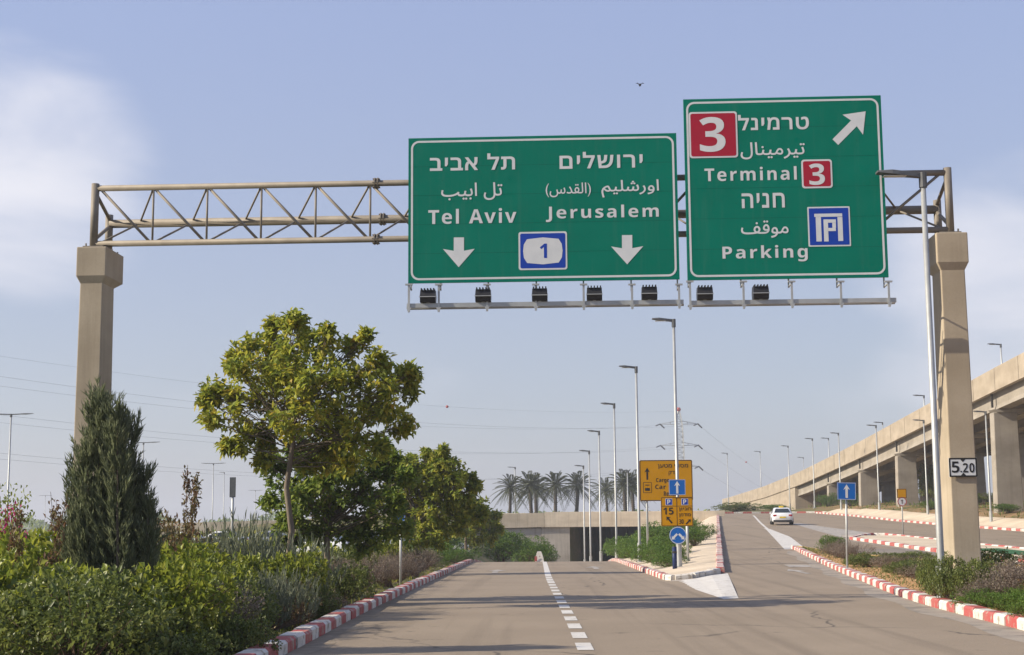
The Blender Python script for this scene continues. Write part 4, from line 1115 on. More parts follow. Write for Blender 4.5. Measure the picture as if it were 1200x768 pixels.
def sprays(rng, base, dirs, L, n=16, wid=.012):
    """thin upright leaflets in tufts, for cypress and feathery shrubs."""
    k = len(base)
    t = rng.uniform(.05, 1, (k, n)); P = base[:, None, :] + dirs[:, None, :] * (t * L[:, None])[:, :, None]
    P = P.reshape(-1, 3)
    D = np.repeat(dirs, n, 0) * 1.0 + unit(rng, k * n) * .55; D[:, 2] += .35
    ln = np.repeat(L, n) * rng.uniform(.28, .5, k * n)
    return leaf_arrays(P, D, unit(rng, k * n), ln, np.full(k * n, wid) * rng.uniform(.7, 1.3, k * n))
# cypress: a sheaf of plumes
Yc = 17.9; Xc = W(130, 640, Yc).x; zc0 = terrain(Xc, Yc)
cyp = thing('cypress_tree', 'dark pointed cypress standing in front of the left gantry column', 'tree', (Xc, Yc, zc0))
rng = np.random.default_rng(5); rnd = random.Random(5)
VV, TT, off = [], [], 0
tb = MB(); tb.tube([(0, 0, -.2), (.0, 0, 1.2), (-.05, 0, 2.3)], .07, 8, .02)
for (ax, ay, bx, rr, dy, n) in ((116, 451, 120, 34, 0, 330), (139, 464, 140, 26, -.2, 230), (152, 482, 150, 24, .1, 190), (103, 505, 105, 26, -.1, 160), (165, 540, 160, 24, .1, 150), (92, 540, 98, 24, .2, 150), (176, 575, 172, 18, -.1, 90), (128, 480, 130, 34, .35, 180), (85, 580, 92, 16, -.1, 90)):
    a = W(ax, ay, Yc + dy); a = np.array([a.x - Xc, dy, a.z - zc0 - .27]); b0 = W(bx , 668, Yc + dy); b0 = np.array([b0.x - Xc, dy, .1])
    R_ = rr * .86 * Yc / F
    n = int(n * 1.5); h = rng.uniform(0, 1, n) ** 1.1
    ang = rng.uniform(0, 2 * np.pi, n); rad = R_ * (1 - h) ** .75 * rng.uniform(.5, 1.0, n)
    P = b0 + (a - b0) * h[:, None]; P[:, 0] += rad * np.cos(ang); P[:, 1] += rad * np.sin(ang)
    D = np.stack([np.cos(ang) * .42, np.sin(ang) * .42, np.ones(n)], 1) + rng.normal(size=(n, 3)) * .12; D /= np.linalg.norm(D, axis=1, keepdims=True)
    V, T = sprays(rng, P, D, rng.uniform(.15, .34, n), 26, .0062)
    VV.append(V); TT.append(T + off); off += len(V)
    tb.tube([(b0[0], b0[1], .2), tuple(a * .96)], .03, 6, .006)
tb.build('trunk', 'bark', cyp)
tri_mesh('foliage', np.concatenate(VV), np.concatenate(TT), 'leaf_cypress', cyp)

# shrubs: a few prototypes of each kind, then copies
def dome_pts(rng, n, rx, h, lumps=7):
    c = np.stack([rng.uniform(-.6, .6, lumps) * rx, rng.uniform(-.6, .6, lumps) * rx, rng.uniform(.25, .68, lumps) * h], 1)
    i = rng.integers(0, lumps, n); u = unit(rng, n); u[:, 2] = np.abs(u[:, 2]) * rng.choice([1, 1, -.5], n)
    r = rng.uniform(.55, 1.0, (n, 1)) ** .5
    P = c[i] + u * r * np.array([rx * .52, rx * .52, h * .34])
    P[:, 2] = np.maximum(P[:, 2], .03)
    return P, u
def shrub_mesh(kind, seed):
    rng = np.random.default_rng(seed); rnd = random.Random(seed)
    tw = MB()
    if kind in ('lime', 'dark', 'cover', 'russet'):
        n = {'lime': 560, 'dark': 620, 'cover': 620, 'russet': 330}[kind]
        P, u = dome_pts(rng, n, 1, 1, 9)
        if kind == 'russet':
            for s_ in range(3):
                a = rng.uniform(-.6, .6, 2); tip = np.array([a[0] * 1.1, a[1], rng.uniform(1.15, 1.5)])
                m = 26; t = rng.uniform(.2, 1, (m, 1)); P = np.concatenate([P, np.array([a[0] * .4, a[1] * .4, .4]) + (tip - np.array([a[0] * .4, a[1] * .4, .4])) * t]); u = np.concatenate([u, unit(rng, m)])
                tw.tube([(0, 0, 0), (a[0] * .4, a[1] * .4, .5), tuple(tip)], .012, 5, .004)
        L, wd, k = {'lime': (.098, .03, 8), 'dark': (.072, .021, 9), 'cover': (.055, .02, 8), 'russet': (.075, .02, 6)}[kind]
        V, T = rosettes(rng, P, u + np.array([0, 0, .5]), k, L, wd, .9, .1, .035)
        for i in range(0, n, 9): tw.tube([(rnd.uniform(-.1, .1), rnd.uniform(-.1, .1), 0), (P[i][0] * .5, P[i][1] * .5, P[i][2] * .6), tuple(P[i])], .009, 4, .003)
    elif kind == 'grey':
        n = 620; P, u = dome_pts(rng, n, .95, .8, 9)
        D = u * .5 + np.array([0, 0, .9]); D /= np.linalg.norm(D, axis=1, keepdims=True)
        V, T = sprays(rng, P, D, rng.uniform(.12, .3, n), 13, .0055)
        for i in range(0, n, 10): tw.tube([(0, 0, 0), (P[i][0] * .6, P[i][1] * .6, P[i][2] * .6), tuple(P[i])], .007, 4, .002)
    else:                                                     # mauve: dry, twiggy
        n = 520; P, u = dome_pts(rng, n, 1, .95, 8)
        V, T = rosettes(rng, P, u + np.array([0, 0, .6]), 8, .05, .010, 1.0, 0.0, .05)
        for i in range(0, n, 3):
            q = P[i] + (u[i] * .5 + np.array([0, 0, .4])) * .16
            tw.tube([(rnd.uniform(-.2, .2), rnd.uniform(-.2, .2), 0), (P[i][0] * .7, P[i][1] * .7, P[i][2] * .65), tuple(q)], .007, 4, .002)
    lm = {'lime': 'leaf_lime', 'dark': 'leaf_dark', 'cover': 'leaf_cover', 'russet': 'leaf_russet', 'grey': 'leaf_grey', 'mauve': 'leaf_mauve'}[kind]
    return V, T, tw, lm
PROTO = {}
def shrub(kind, x, y, r, h, label, group=None, var=0, dz=0.0, name='shrub'):
    key = (kind, var)
    z = (terrain(x, y) if x < Lk(y) or x > 34 else surf(x, y) + .09) + dz
    if key not in PROTO:
        o = thing(name, label, 'shrub', (x, y, z), 0, group)
        V, T, tw, lm = shrub_mesh(kind, 40 + 7 * var + len(kind) * 3)
        tri_mesh('foliage', V, T, lm, o); tw.build('stems', 'twig', o)
        PROTO[key] = o
    else:
        o = copy_tree(PROTO[key]); o.location = (x, y, z)
        o.name = name
        for q in ('group',):
            if q in o: del o[q]
        tag(o, label, 'shrub', group)
    o.rotation_euler = (0, 0, random.Random(int(x * 91 + y * 37)).uniform(0, 6.28)); o.scale = (r, r, h)
    return o
HG = 'shrubs of the roadside hedge on the left'
near = [
    ('mauve', -4.35, 27.8, .5, .5, 'small dry tuft on the leaf litter by the left kerb'), ('russet', -4.5, 24.0, .45, .5, 'small reddish dry shrub on the leaf litter by the left kerb'), ('dark', -4.3, 17.2, .5, .6, 'small dark shrub leaning over the left kerb at the photo bottom'),
    ('dark', -5.35, 14.9, .95, 1.0, 'dark shrub filling the bottom left corner of the photo'), ('dark', -4.55, 15.6, .62, .62, 'low dark shrub at the kerb in the bottom left'),
    ('lime', -6.15, 16.3, .95, 1.12, 'lime green leafy shrub at the left edge of the hedge'), ('lime', -5.2, 16.6, .85, 1.0, 'lime shrub directly in front of the cypress foot'),
    ('lime', -6.9, 18.6, 1.0, 1.2, 'bright lime shrub left of the cypress foot'), ('lime', -5.75, 18.9, .95, 1.08, 'bright lime shrub with the largest sunlit top'),
    ('mauve', -4.75, 19.0, .72, .85, 'dry brown shrub at the kerb between dark and lime ones'), ('russet', -6.5, 17.4, .7, 1.1, 'dry reddish twiggy shrub among the lime ones'),
    ('lime', -7.9, 21.4, 1.1, 1.2, 'pale lime shrub beneath the pink bougainvillea'), ('lime', -6.3, 21.6, 1.0, 1.12, 'lime shrub just behind the cypress'),
    ('dark', -5.2, 21.2, .85, .9, 'dark brownish shrub between lime and grey-green ones'), ('grey', -4.75, 22.6, .72, .8, 'small feathery grey shrub close to the kerb'),
    ('dark', -7.1, 24.0, .9, 1.0, 'dark shrub between the cypress and the left gantry column'), ('lime', -5.9, 24.2, .9, 1.05, 'yellowish shrub left of the feathery grey-green one'),
    ('grey', -5.45, 26.6, 1.15, 1.5, 'big feathery grey-green shrub left of the leaning tree trunk'), ('lime', -5.0, 25.2, .7, .98, 'yellow-green shrub in front of the feathery one'),
    ('dark', -4.65, 25.4, .6, .62, 'low dark shrub over dry leaves by the kerb'), ('dark', -4.45, 30.3, .72, .85, 'dark rounded bush under the trees beside the kerb'),
    ('russet', -6.85, 27.4, .95, 1.55, 'tall russet shrub with long bare shoots right of the cypress'), ('russet', -8.9, 27, .9, 1.3, 'russet shrub behind the lime hedge at far left'),
    ('mauve', -4.6, 34.5, .75, .85, 'dry mauve bush nearest in the row past the dark bush'), ('mauve', -4.75, 38.5, .8, .9, 'dry mauve bush second past the dark bush'),
    ('mauve', -4.5, 42.5, .75, .85, 'dry mauve bush third past the dark bush'), ('mauve', -4.7, 47, .9, .95, 'dry mauve bush below the third tree'),
    ('mauve', -4.6, 52.5, .8, .9, 'dry mauve bush just past the third tree'), ('mauve', -4.9, 58.5, .9, .95, 'dry mauve bush below the smallest tree'),
    ('dark', -5.4, 35.5, .8, 1.0, 'dark shrub behind the first mauve bush'), ('dark', -5.6, 41, .9, 1.1, 'dark shrub behind the mauve bushes, left of the blue plate post'), ('lime', -5.6, 53, .9, 1.3, 'green shrub behind the mauve bushes under the third tree'),
    ('cover', -5.0, 64, 1.1, 1.0, 'green bush at the far kerb bend'), ('cover', -5.4, 72, 1.4, 1.4, 'green bush where the kerb bends out of sight'), ('cover', -4.6, 80, 1.2, 1.0, 'green bush at the crest of the road'),
    ('cover', -2.6, 98, 2.0, 2.5, 'dark bush in front of the bridge wing wall, left one'), ('cover', -.6, 104, 1.9, 2.1, 'dark bush in front of the bridge wing wall, middle one'), ('cover', .6, 112, 1.8, 1.8, 'dark bush in front of the bridge wing wall, right one'),
    ('cover', -6.5, 96, 2.6, 2.8, 'large bush left of the bridge wing wall'),
    ('lime', -9.6, 24.5, 1.1, 1.35, 'lime shrub at the left photo edge under the bougainvillea'), ('dark', -8.4, 30.5, 1.2, 1.4, 'dark shrub at the foot of the left gantry column'),
]
for i, (k_, x, y, r, h, lb) in enumerate(near): shrub(k_, x + ((Lk(y) + 3.68) * sstep(-7.4, -5.6, x) if y < 34 else 0.06), y, r * (1.12 if y < 28 else 1.0), h * (1.22 if y < 60 else 1.0), lb, HG if y < 60 else 'bushes towards the underpass', i % 3 if k_ in ('lime', 'dark') else i % 2)
# bougainvillea
o = shrub('lime', -8.45, 22.6, .8, 1.6, 'climbing bougainvillea with pink flowers at the left edge', None, 5, name='bougainvillea'); o['category'] = 'shrub'; o.rotation_euler = (0, 0, 0)
rng = np.random.default_rng(77)
P = np.stack([rng.normal(.0, .26, 44), rng.normal(0, .26, 44), rng.uniform(.85, 1.25, 44)], 1)
V, T = rosettes(rng, P, unit(rng, 44), 6, .06, .024, 1.0, 0, .03); tri_mesh('blossoms', V, T, 'petal', o)
rng = np.random.default_rng(78); P = np.stack([rng.uniform(-.4, .4, 90), rng.normal(0, .3, 90), rng.uniform(.8, 1.45, 90)], 1)
V, T = rosettes(rng, P, unit(rng, 90), 5, .07, .02); tri_mesh('leaves', V, T, 'leaf_lime', o)
# right island
IG = 'shrubs on the right traffic island'
right = [
    ('cover', 7.95, 25.0, .38, .4, 'small low green cushion at the kerb below the rusty shrub'), ('cover', 7.85, 23.9, .4, .45, 'yellowish green cushion at the right kerb beside the bright green one'), ('cover', 7.75, 22.2, .45, .5, 'green cushion hugging the kerb at the right photo edge'), ('mauve', 8.6, 23.3, .6, .7, 'mauve tuft behind the green cushions near the right photo edge'),
    ('mauve', 8.25, 26.4, .5, .55, 'small mauve tuft at the right kerb left of the green cushion'), ('dark', 8.9, 25.1, .6, .6, 'small dark shrub between two mauve ones near the right kerb'), ('mauve', 10.4, 25.2, .85, .9, 'broad mauve shrub cut by the right photo edge, behind the dark ones'), 
    ('dark', 7.98, 28.15, .36, .9, 'dark green shrub right in front of the near lamp pole'), ('dark', 8.05, 29.4, .4, .95, 'dark green shrub just left of the near lamp pole'), ('dark', 8.45, 27.7, .48, .85, 'dark green shrub covering the front of the right gantry column foot'),
    ('dark', 8.95, 29.7, .8, 1.0, 'tallest dark green shrub at the foot of the right gantry column'), ('mauve', 9.2, 27.4, .75, .9, 'mauve dry shrub right of the gantry column foot'), ('mauve', 8.95, 26.0, .85, .95, 'grey-mauve dry shrub in front of the right gantry column'),
    ('russet', 8.55, 24.2, .6, .7, 'small rusty dry shrub low between the mauve ones'), ('mauve', 9.6, 24.2, .8, .95, 'grey-mauve dry shrub at the right photo edge'), ('cover', 8.2, 23.2, .62, .42, 'low bright green cushion at the right kerb'),
    ('dark', 9.2, 22.6, .75, .8, 'dark green shrub at the right photo edge by the kerb'), ('mauve', 10.4, 27.2, .9, .95, 'grey-mauve shrub behind the right gantry column'), ('cover', 8.0, 26.2, .45, .36, 'low green cushion beside the mauve shrub at the kerb'),
    ('mauve', 9.9, 36, .8, .55, 'low mauve shrub left of the tallest dark island shrub'), ('dark', 10.4, 40.5, .7, .5, 'low dark shrub right of the leaning one-way post'), ('mauve', 11.2, 44.5, .9, .55, 'low mauve shrub behind the one-way post'),
    ('dark', 11.0, 48.5, .75, .5, 'low dark shrub left of the one-way post'), ('mauve', 11.6, 53, .8, .75, 'rounded mauve shrub towards the island nose'), ('mauve', 12.0, 57, .75, .75, 'mauve shrub second from the island nose'),
    ('cover', 12.45, 61.5, .65, .8, 'bright green shrub at the island nose'), ('dark', 12.9, 51, .9, .45, 'low dark shrub along the back of the island'), ('dark', 13.6, 46.5, .9, .5, 'low dark shrub on the back edge right of the one-way post'),
    ('dark', 11.0, 31.5, .8, .6, 'low dark shrub behind the right gantry column at the photo edge'), ('dark', 10.8, 23.6, .8, .85, 'dark shrub cut by the right photo edge'),
]
for i, (k_, x, y, r, h, lb) in enumerate(right): shrub(k_, x, y, r * (1.2 if y < 32 else 1.1), h * (1.0 if y < 32 else 1.05), lb, IG, i % 3 if k_ == 'dark' else i % 2)
# planted median mound
MGR = 'green bushes on the planted median'
mound = [(9.4, 84, 1.0, 1.6, 'green bush at the pavement edge behind the small yellow sign'), (10.4, 98, 1.5, 2.2, 'green bush at the pavement edge near the bridge'), (5.05, 56.5, .75, .95, 'green bush left of the median lamp foot'), (5.35, 61, .9, 1.25, 'green bush behind the median lamp foot'), (5.2, 66, 1.1, 1.4, 'green bush at the foot of the yellow board'), (6.4, 68, 1.1, 1.5, 'green bush under the right post of the yellow board'),
         (5.4, 72, 1.2, 1.5, 'green bush under the left post of the yellow board'), (5.3, 79, 1.2, 1.7, 'green bush in front of the third median lamp'), (5.7, 86, 1.4, 2.0, 'green bush around the third median lamp'), (6.0, 95, 1.7, 2.3, 'green bush around the fourth median lamp'), (7.4, 84, 1.6, 2.3, 'high green bush right of the third median lamp'), (8.0, 97, 2.0, 2.7, 'high green bush before the bridge parapet'),
         (7.0, 108, 2.0, 2.6, 'green bush sloping down towards the bridge opening'), (8.3, 76, 1.0, 1.5, 'green bush at the pavement edge under the yellow board')]
for i, (x, y, r, h, lb) in enumerate(mound): shrub('cover', x, y, r * 1.15, h * .72, lb, MGR, i % 2, dz=-.05)
for i, (x, y, r, h, lb) in enumerate(((20, 180, 3, 1.5, 'dark low bush beyond the cross road, left of the flyover end'), (25, 182, 3, 1.3, 'dark low bush beyond the cross road, below the pale lamp'), (16, 184, 3, 1.6, 'dark low bush beyond the bridge end'), (31, 186, 2.6, 1.0, 'low bush along the flyover wall'),
                                     (37.5, 186, 1.6, 1.8, 'green bush at the foot of the flyover abutment'), (38.3, 176, 1.5, 1.7, 'green bush between the flyover piers'), (45, 150, 3.0, 1.3, 'dark bush under the flyover deck'), (46, 128, 3, 1.2, 'dark bush behind the nearest flyover pier'), (54, 120, 3, 1.7, 'dark bush on the bank at the right photo edge'), (47, 166, 3, 5.5, 'tall dark bush showing between two flyover piers'), (38.5, 141, 1.6, .9, 'low bush on the bank before the second flyover pier'), (39, 119, 1.5, .8, 'low bush at the foot of the nearest flyover pier'))):
    shrub('dark' if 'dark' in lb else 'cover', x, y, r, h, lb, 'bushes by the flyover', i % 2)

# loose ground cover: dry leaves, grass tufts and twigs on the left verge and islands
def scatter(name, label, n, fx, mat, L, wd, up, seed):
    rng = np.random.default_rng(seed); P = np.zeros((n, 3))
    for i in range(n):
        x, y = fx(rng); P[i] = (x, y, (terrain(x, y) if x < Lk(y) or x > 34 else surf(x, y) + .12) + rng.uniform(0, .03))
    D = unit(rng, n); D[:, 2] = np.abs(D[:, 2]) * up + .03
    V, T = leaf_arrays(P, D, np.array([0, 0, 1.0]) + unit(rng, n) * .4, L * rng.uniform(.6, 1.4, n), np.full(n, wd))
    return stuff(tri_mesh(name, V, T, mat), label)
def verge(rng):
    y = 12 + 60 * rng.uniform() ** 1.7; return Lk(y) - .3 - 5.5 * rng.uniform() ** 1.6, y
scatter('leaf_litter', 'dry fallen leaves along the left verge', 9000, verge, 'litter', .07, .02, .25, 21)
scatter('grass', 'short grass between the roadside shrubs', 9000, verge, 'leaf_mid', .16, .008, 2.5, 22)
def isl(rng):
    y = 20 + 48 * rng.uniform() ** 1.4; a, b_ = RL(y) + .3, max(RR(y) - .3, RL(y) + .35); return lerp(a, min(b_, a + 4), rng.uniform()), y
scatter('weeds', 'low weeds on the right traffic island', 5000, isl, 'leaf_dark', .09, .012, 1.6, 23)
def bank(rng): return rng.uniform(36.5, 60), rng.uniform(70, 200)
scatter('bank_grass', 'sparse grass on the earth bank under the flyover', 2600, bank, 'leaf_deep', .45, .05, 2, 24)

# palms beyond the bridge
def palm_proto(seed):
    rng = np.random.default_rng(seed)
    tb = MB(); tb.tube([(0, 0, -1), (.05, 0, 2), (0, 0, 5.2)], .30, 9, .24)
    for i in range(16): tb.tube([(.02, 0, .2 + i * .31), (.02, 0, .3 + i * .31)], .33, 8, .29)
    P, D, L, Wd, N = [], [], [], [], []
    for i in range(46):
        a = i * 2.39996 + rng.uniform(-.15, .15); el = lerp(1.35, -.55, (i / 45) ** .9) + rng.uniform(-.1, .1)
        FL = rng.uniform(3.4, 4.2); m = 26
        d0 = np.array([math.cos(a) * math.cos(el), math.sin(a) * math.cos(el), math.sin(el)])
        side = np.array([-math.sin(a), math.cos(a), 0])
        for j in range(m):
            t = (j + 1) / m
            p = np.array([0, 0, 5.2]) + d0 * FL * t + np.array([0, 0, -1]) * FL * .42 * t * t
            tang = d0 + np.array([0, 0, -.84 * t]); tang /= np.linalg.norm(tang)
            for s_ in (-1, 1):
                P.append(p); D.append(tang * .75 + side * s_ * .65 + np.array([0, 0, -.12])); L.append(.55 * math.sin(math.pi * min(1, .15 + t * .8)) + .12); Wd.append(.035); N.append((0, 0, 1))
    V, T = leaf_arrays(np.array(P), np.array(D), np.array(N, float), np.array(L), np.array(Wd))
    return tb, V, T
palms = [(597, 553, 200, 'leftmost date palm beyond the bridge, standing a little apart'), (623, 550, 206, 'second date palm from the left beyond the bridge'), (629, 553, 214, 'date palm with its trunk close against the second from the left'), (651, 549, 204, 'thick date palm in the middle of the palm row'), (675, 550, 208, 'date palm behind the fifth median lamp'), (712, 558, 225, 'lower date palm left of the yellow board'), (733, 547, 215, 'tall date palm nearest to the yellow board'), (743, 549, 222, 'date palm partly hidden by the yellow board')]
PP = []
for i, (px, py, Y, lb) in enumerate(palms):
    x = W(px, 600, Y).x; top = W(px, py, Y).z
    if i < 3:
        o = thing('date_palm', lb, 'palm tree', (x, Y, 0), 0, 'date palms beyond the bridge')
        tb, V, T = palm_proto(60 + i); tb.build('trunk', 'palm_bark', o, True); tri_mesh('crown', V, T, 'leaf_palm', o); PP.append(o)
    else:
        o = copy_tree(PP[i % 3]); o['label'] = lb
    s_ = (top - 1.5) / 7.7
    o.location = (x, Y, 1.5); k_ = (.86, .95, 1.02, .9, .98, .84, 1.0, .93)[i]; o.scale = (s_ * k_, s_ * k_, s_)
    o.rotation_euler = (math.radians((1.5, -2, 3, 0, -2.5, 4, -1, 2)[i]), math.radians((2, -3, 3.5, -1, 2.5, -4, 1, 3)[i]), i * 1.3)

# far tree line and the low field bushes
def far_line(name, label, n, fx, mat, L, seed):
    rng = np.random.default_rng(seed); P = np.array([fx(rng) for _ in range(n)])
    V, T = leaf_arrays(P, unit(rng, n), unit(rng, n), L * rng.uniform(.6, 1.3, n), np.full(n, L * .42))
    return stuff(tri_mesh(name, V, T, mat), label)
def tl(rng):
    a = rng.uniform(-.52, .02); d = rng.uniform(600, 700); h = 4.2 + 2.2 * math.sin(a * 61) + 1.6 * math.sin(a * 143 + 2)
    return (a * d, d, -.5 + abs(h) * rng.uniform() ** .7)
far_line('tree_line', 'low dark tree line on the far left horizon', 9000, tl, 'leaf_deep', 1.6, 31)
def scrub(rng):
    y = rng.uniform(60, 240); x = -9 - rng.uniform() * y * .42
    return (x, y, -.5 + 1.5 * rng.uniform() ** 1.6 * (.4 + .6 * abs(math.sin(x * .31) * math.sin(y * .17))))
far_line('scrub', 'olive scrub on the flat land beyond the hedge', 16000, scrub, 'leaf_mid', .38, 32)
def tl2(rng):
    y = rng.uniform(330, 420); x = rng.uniform(-40, 160); return (x, y, .5 + 3.4 * rng.uniform() ** .8 * (.6 + .4 * abs(math.sin(x * .2))))
far_line('tree_line', 'dark hedge line far behind the cross road', 4000, tl2, 'leaf_deep', 1.1, 33)

# ------------------------------------------------------------------ cars
def car(label, x, y, z, rz, paint, cat='car', group=None, taxi=False, name='car'):
    o = thing(name, label, cat, (x, y, z), rz, group)
    # length along +y (front), half section per station: y, half width low, half width belt, z belt, z low
    st = [(-2.28, .62, .66, .78, .42), (-2.2, .80, .80, .94, .30), (-1.7, .88, .87, .98, .22), (-.6, .90, .89, .97, .20), (.7, .90, .89, .95, .20), (1.5, .88, .85, .88, .22), (2.1, .80, .76, .74, .28), (2.25, .6, .6, .62, .40)]
    rings = []
    for (yy, wl, wb, zb, zl) in st:
        half_ = [(wl * .92, zl), (wl, zl + .12), (wl * 1.0, (zl + zb) / 2), (wb, zb - .08), (wb * .9, zb)]
        rings.append([(a, yy, c) for a, c in half_] + [(-a, yy, c) for a, c in reversed(half_)])
    b = MB(); b.loft([r[::-1] for r in rings]); b.build('body', paint, o, True)
    cab = [(-1.75, .80, .955, .955), (-1.05, .66, .955, 1.38), (-.2, .64, .955, 1.45), (.45, .63, .955, 1.40), (1.25, .76, .93, .93)]
    rr = []
    for (yy, wr, z0, z1) in cab:
        w0 = .82
        rr.append([(w0, yy, z0 - .02), (lerp(w0, wr, .9), yy, lerp(z0, z1, .9)), (wr * .85, yy, z1), (-wr * .85, yy, z1), (-lerp(w0, wr, .9), yy, lerp(z0, z1, .9)), (-w0, yy, z0 - .02)])
    b = MB(); b.loft([r[::-1] for r in rr]); b.build('roof', paint, o, True)
    g = MB()
    g.add([(-.68, -1.66, 1.0), (.68, -1.66, 1.0), (.52, -1.12, 1.335), (-.52, -1.12, 1.335)], [(0, 1, 2, 3)]); g.v = [(a, b_ - .03, c + .02) for a, b_, c in g.v]; g.build('rear_window', 'glass', o)
    g = MB(); g.add([(-.68, 1.2, .97), (.68, 1.2, .97), (.52, .55, 1.36), (-.52, .55, 1.36)], [(3, 2, 1, 0)]); g.v = [(a, b_ + .04, c + .02) for a, b_, c in g.v]; g.build('windscreen', 'glass', o)
    for s_ in (-1, 1):
        g = MB(); g.add([(s_ * .835, -1.35, .985), (s_ * .835, .95, .975), (s_ * .70, .42, 1.33), (s_ * .70, -.95, 1.33)], [(0, 1, 2, 3) if s_ > 0 else (3, 2, 1, 0)]); g.build('side_window', 'glass', o)
        g = MB(); g.box(s_ * .86 - .1 if s_ < 0 else .86 - .02, s_ * .86 + .02 if s_ < 0 else .96, .75, .9, .93, 1.06, 0, .02); g.build('mirror', paint, o)
        g = MB(); g.box(min(s_ * .5, s_ * .80), max(s_ * .5, s_ * .80), -2.285, -2.2, .70, .85, 0, .015); g.build('tail_light', 'tail', o)
        g = MB(); g.box(min(s_ * .5, s_ * .74), max(s_ * .5, s_ * .74), 2.14, 2.24, .56, .68, 0, .015); g.build('headlight', 'sign_white', o)
        for yy in (-1.38, 1.36):
            w_ = MB(); w_.tube([(s_ * .72, yy, .32), (s_ * .92, yy, .32)], .32, 18); wo_ = w_.build('wheel', 'rubber', o, True)
            h_ = MB(); h_.tube([(s_ * .90, yy, .32), (s_ * .935, yy, .32)], .20, 14); h_.build('rim', 'hub', wo_)
    g = MB(); g.box(-.26, .26, -2.31, -2.285, .56, .68); g.build('number_plate', 'yellow_plate', o)
    g = MB(); g.box(-.78, .78, -2.27, -2.16, .24, .40, 0, .02); g.build('bumper_insert', 'dark', o)
    if taxi:
        g = MB(); g.box(-.2, .2, -.25, -.08, 1.44, 1.58, 0, .03); g.build('roof_light', 'yellow_plate', o)
    return o
Yv = 124; xv = W(916, 614, Yv).x
car('white saloon car seen from behind, driving up the ramp', xv, Yv, surf(xv, Yv) + .01, math.radians(-7), 'car_white', taxi=True)
PG = 'cars parked beyond the hedge'
for px, Y, rz, pt, lb in ((372, 84, 76, 'car_white', 'parked white car glimpsed behind the feathery shrub and dark trunk'), (212, 112, 85, 'car_white', 'parked white car glimpsed right of the cypress'), (258, 114, 95, 'car_white', 'parked white car glimpsed under the dark sign post'), (446, 98, 80, 'car_silver', 'parked silver car glimpsed between the second and third trees'), (514, 104, 78, 'car_white', 'parked white car glimpsed behind the third tree'), (45, 120, 90, 'car_white', 'parked white car glimpsed left of the cypress'), (312, 117, 88, 'car_silver', 'parked silver car glimpsed left of the leaning trunk')):
    x = W(px, 630, Y).x
    car(lb, x, Y, terrain(x, Y) + .02, math.radians(rz), pt, group=PG)

# ------------------------------------------------------------------ left mast lamps
for px, py, Y, two, lb in ((8.5, 486, 134, True, 'tall double-headed mast lamp at the left photo edge'), (52.5, 581, 460, True, 'tiny double-headed mast lamp on the horizon left of the cypress'), (249, 543.5, 240, True, 'double-headed mast lamp between the cypress and the trees'), (262, 554, 300, False, 'thin mast lamp right beside the dark sign post'), (299, 575, 400, True, 'small double-headed mast lamp left of the leaning trunk'), (166, 519, 180, True, 'mast lamp mostly hidden by the cypress'), (604, 548, 205, False, 'thin pale lamp in front of the leftmost date palm'), (736, 552, 190, False, 'thin pale lamp between the last date palms')):
    x = W(px, 600, Y).x
    street_lamp(x, Y, (px, py), lb, 'distant mast lamps', 1.9 if two else 1.0, .12, two=two, name='mast_lamp')

# ------------------------------------------------------------------ power line
Yp = 500; Xp = W(798, 600, Yp).x
py_ = thing('power_pylon', 'distant steel lattice pylon rising behind the yellow board', 'pylon', (Xp, Yp, -.5))
def hz(p): return W(798, p, Yp).z + .5
b = MB(); Ht = hz(482)
def leg(z): return interp([(0, 3.4), (hz(560), 1.7), (hz(497), 1.15), (Ht, .35)], z)
zs_ = list(np.linspace(0, hz(560), 6)) + list(np.linspace(hz(555), Ht, 13)); C4 = ((-1, -1), (1, -1), (1, 1), (-1, 1))
for a, c in zip(zs_, zs_[1:]):
    for i in range(4):
        (x0, y0), (x1, y1) = C4[i], C4[(i + 1) % 4]
        b.bar((x0 * leg(a), y0 * leg(a), a), (x0 * leg(c), y0 * leg(c), c), .2)
        b.bar((x0 * leg(a), y0 * leg(a), a), (x1 * leg(c), y1 * leg(c), c), .1); b.bar((x1 * leg(a), y1 * leg(a), a), (x0 * leg(c), y0 * leg(c), c), .1)
        b.bar((x0 * leg(c), y0 * leg(c), c), (x1 * leg(c), y1 * leg(c), c), .1)
b.build('lattice', 'galv', py_)
arms = [hz(497), hz(522), hz(547)]
for z in arms:
    a = MB()
    for s_ in (-1, 1):
        e = (s_ * 6.6, 0, z)
        for yy in (-1, 1):
            a.bar((s_ * 1.1, yy, z - .1), e, .16); a.bar((s_ * 1.1, yy, z + 1.0), e, .12); a.bar((s_ * 3, yy * .55, z), (s_ * 3, yy * .55, z + .6), .1)
    a.build('crossarm', 'galv', py_)
    for s_ in (-1, 1):
        q = MB(); q.tube([(s_ * 6.6, 0, z), (s_ * 6.6 + 1.6, 2.2, z - 1.2)], .26, 8); q.tube([(s_ * 6.6, 0, z), (s_ * 6.6 - 1.6, -2.2, z - .7)], .22, 8); q.build('insulator', 'lamp_grey', py_)
q = MB(); q.ball((0, 0, Ht + .6), .8, 10); q.build('warning_light', 'red_ball', py_)
NP = Vector((-158, 212, 0)); FP = Vector((330, 1560, 0))
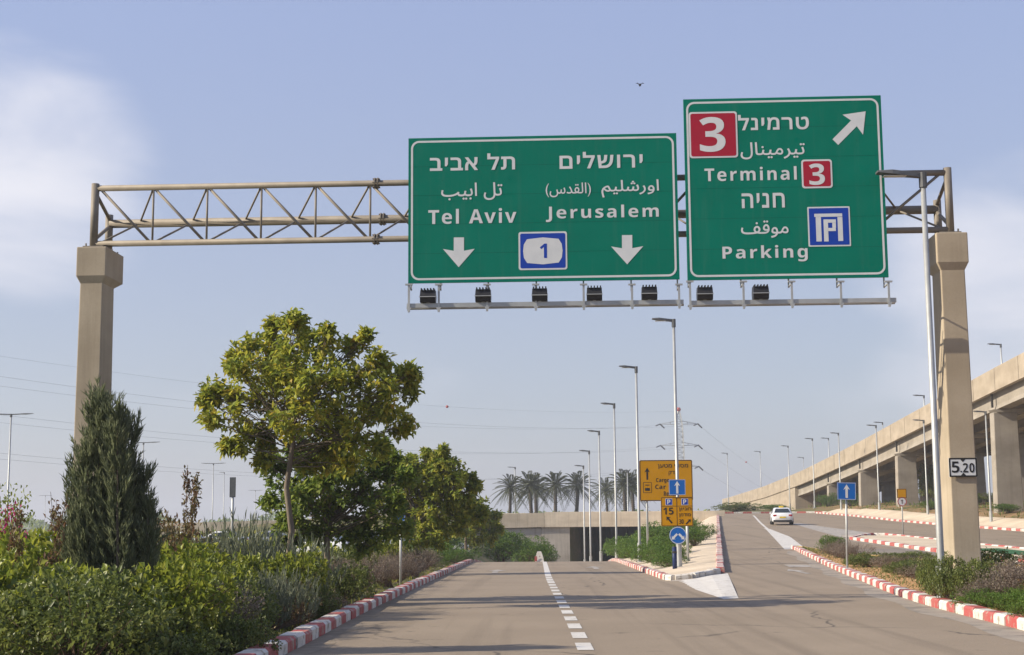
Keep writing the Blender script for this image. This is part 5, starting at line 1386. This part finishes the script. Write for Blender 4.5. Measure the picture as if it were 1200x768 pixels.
def cable(p, q, sag, label, r=.03, balls=()):
    P = []
    for i in range(41):
        t_ = i / 40; v = Vector(p).lerp(Vector(q), t_); v.z -= 4 * sag * t_ * (1 - t_); P.append(v)
    b = MB(); b.tube(P, r, 5)
    o = b.build('power_cable', 'cable'); tag(o, label, 'power cable', 'cables of the power line')
    for t_ in balls:
        v = Vector(p).lerp(Vector(q), t_); v.z -= 4 * sag * t_ * (1 - t_)
        m = MB(); m.ball((0, 0, 0), .42 * 1, 10); mo = m.build('marker_ball', 'red_ball', o); mo.location = v
names = ['upper', 'middle', 'lower']
z0 = -.5
cable((Xp, Yp, Ht + z0), (NP.x, NP.y, Ht + z0 + 1), 7, 'topmost single wire of the power line left of the pylon, with red marker balls', .018, (.36, .70))
for n_, z in zip(names, arms):
    for s_, sn in ((-1, 'left'), (1, 'right')):
        cable((Xp + s_ * 6.6 - 1.6, Yp - 2.2, z + z0 - .7), (NP.x + s_ * 5.3, NP.y - s_ * 4, z + z0 + 1), 7.5, f'{n_} power line cable running left from the {sn} end of the pylon crossarm', .022)
    cable((Xp + 8.2, Yp + 2.2, z + z0 - 1.2), (FP.x, FP.y, z + z0 - 4), 14, f'{n_} power line cable running down to the right behind the flyover', .03, (.13,) if n_ == 'upper' else ())

# bird
p = W(750, 100, 60)
o = thing('bird', 'tiny dark bird flying above the gap between the green signs', 'bird', p)
b = MB(); b.loft([[(r_ * math.cos(t_), yy, r_ * math.sin(t_)) for t_ in [k * math.pi / 4 for k in range(8)]] for yy, r_ in ((-.14, .006), (-.08, .035), (0, .05), (.07, .04), (.11, .025), (.14, .022), (.165, .005))])
for s_ in (-1, 1):
    b.add([(s_ * .03, -.05, .02), (s_ * .03, .06, .02), (s_ * .11, .05, .09), (s_ * .11, -.05, .09), (s_ * .2, -.04, .05), (s_ * .03, -.05, .03), (s_ * .03, .06, .03), (s_ * .11, .05, .10), (s_ * .11, -.05, .10)],
          [(0, 1, 2, 3), (3, 2, 4), (5, 8, 7, 6), (8, 4, 7)])
b.add([(-.03, -.12, 0), (.03, -.12, 0), (.05, -.22, 0), (-.05, -.22, 0)], [(0, 1, 2, 3)])
b.build('body', 'bird', o)

# ------------------------------------------------------------------ air
b = MB(); b.box(-2650, 2650, -70, 4250, -12, 60)
hm = NT('haze_air')
hm.t.nodes.remove(hm.b)
pv = hm.n('ShaderNodeVolumePrincipled'); pv.inputs['Color'].default_value = (0.82, 0.86, 0.93, 1); pv.inputs['Density'].default_value = 0.0005
pv.inputs['Anisotropy'].default_value = 0.2
hm.l(pv.outputs[0], hm.o.inputs['Volume'])
o = b.build('haze', hm.m); o['kind'] = 'stuff'; o['label'] = 'thin pale haze over the whole scene'; o['category'] = 'haze'
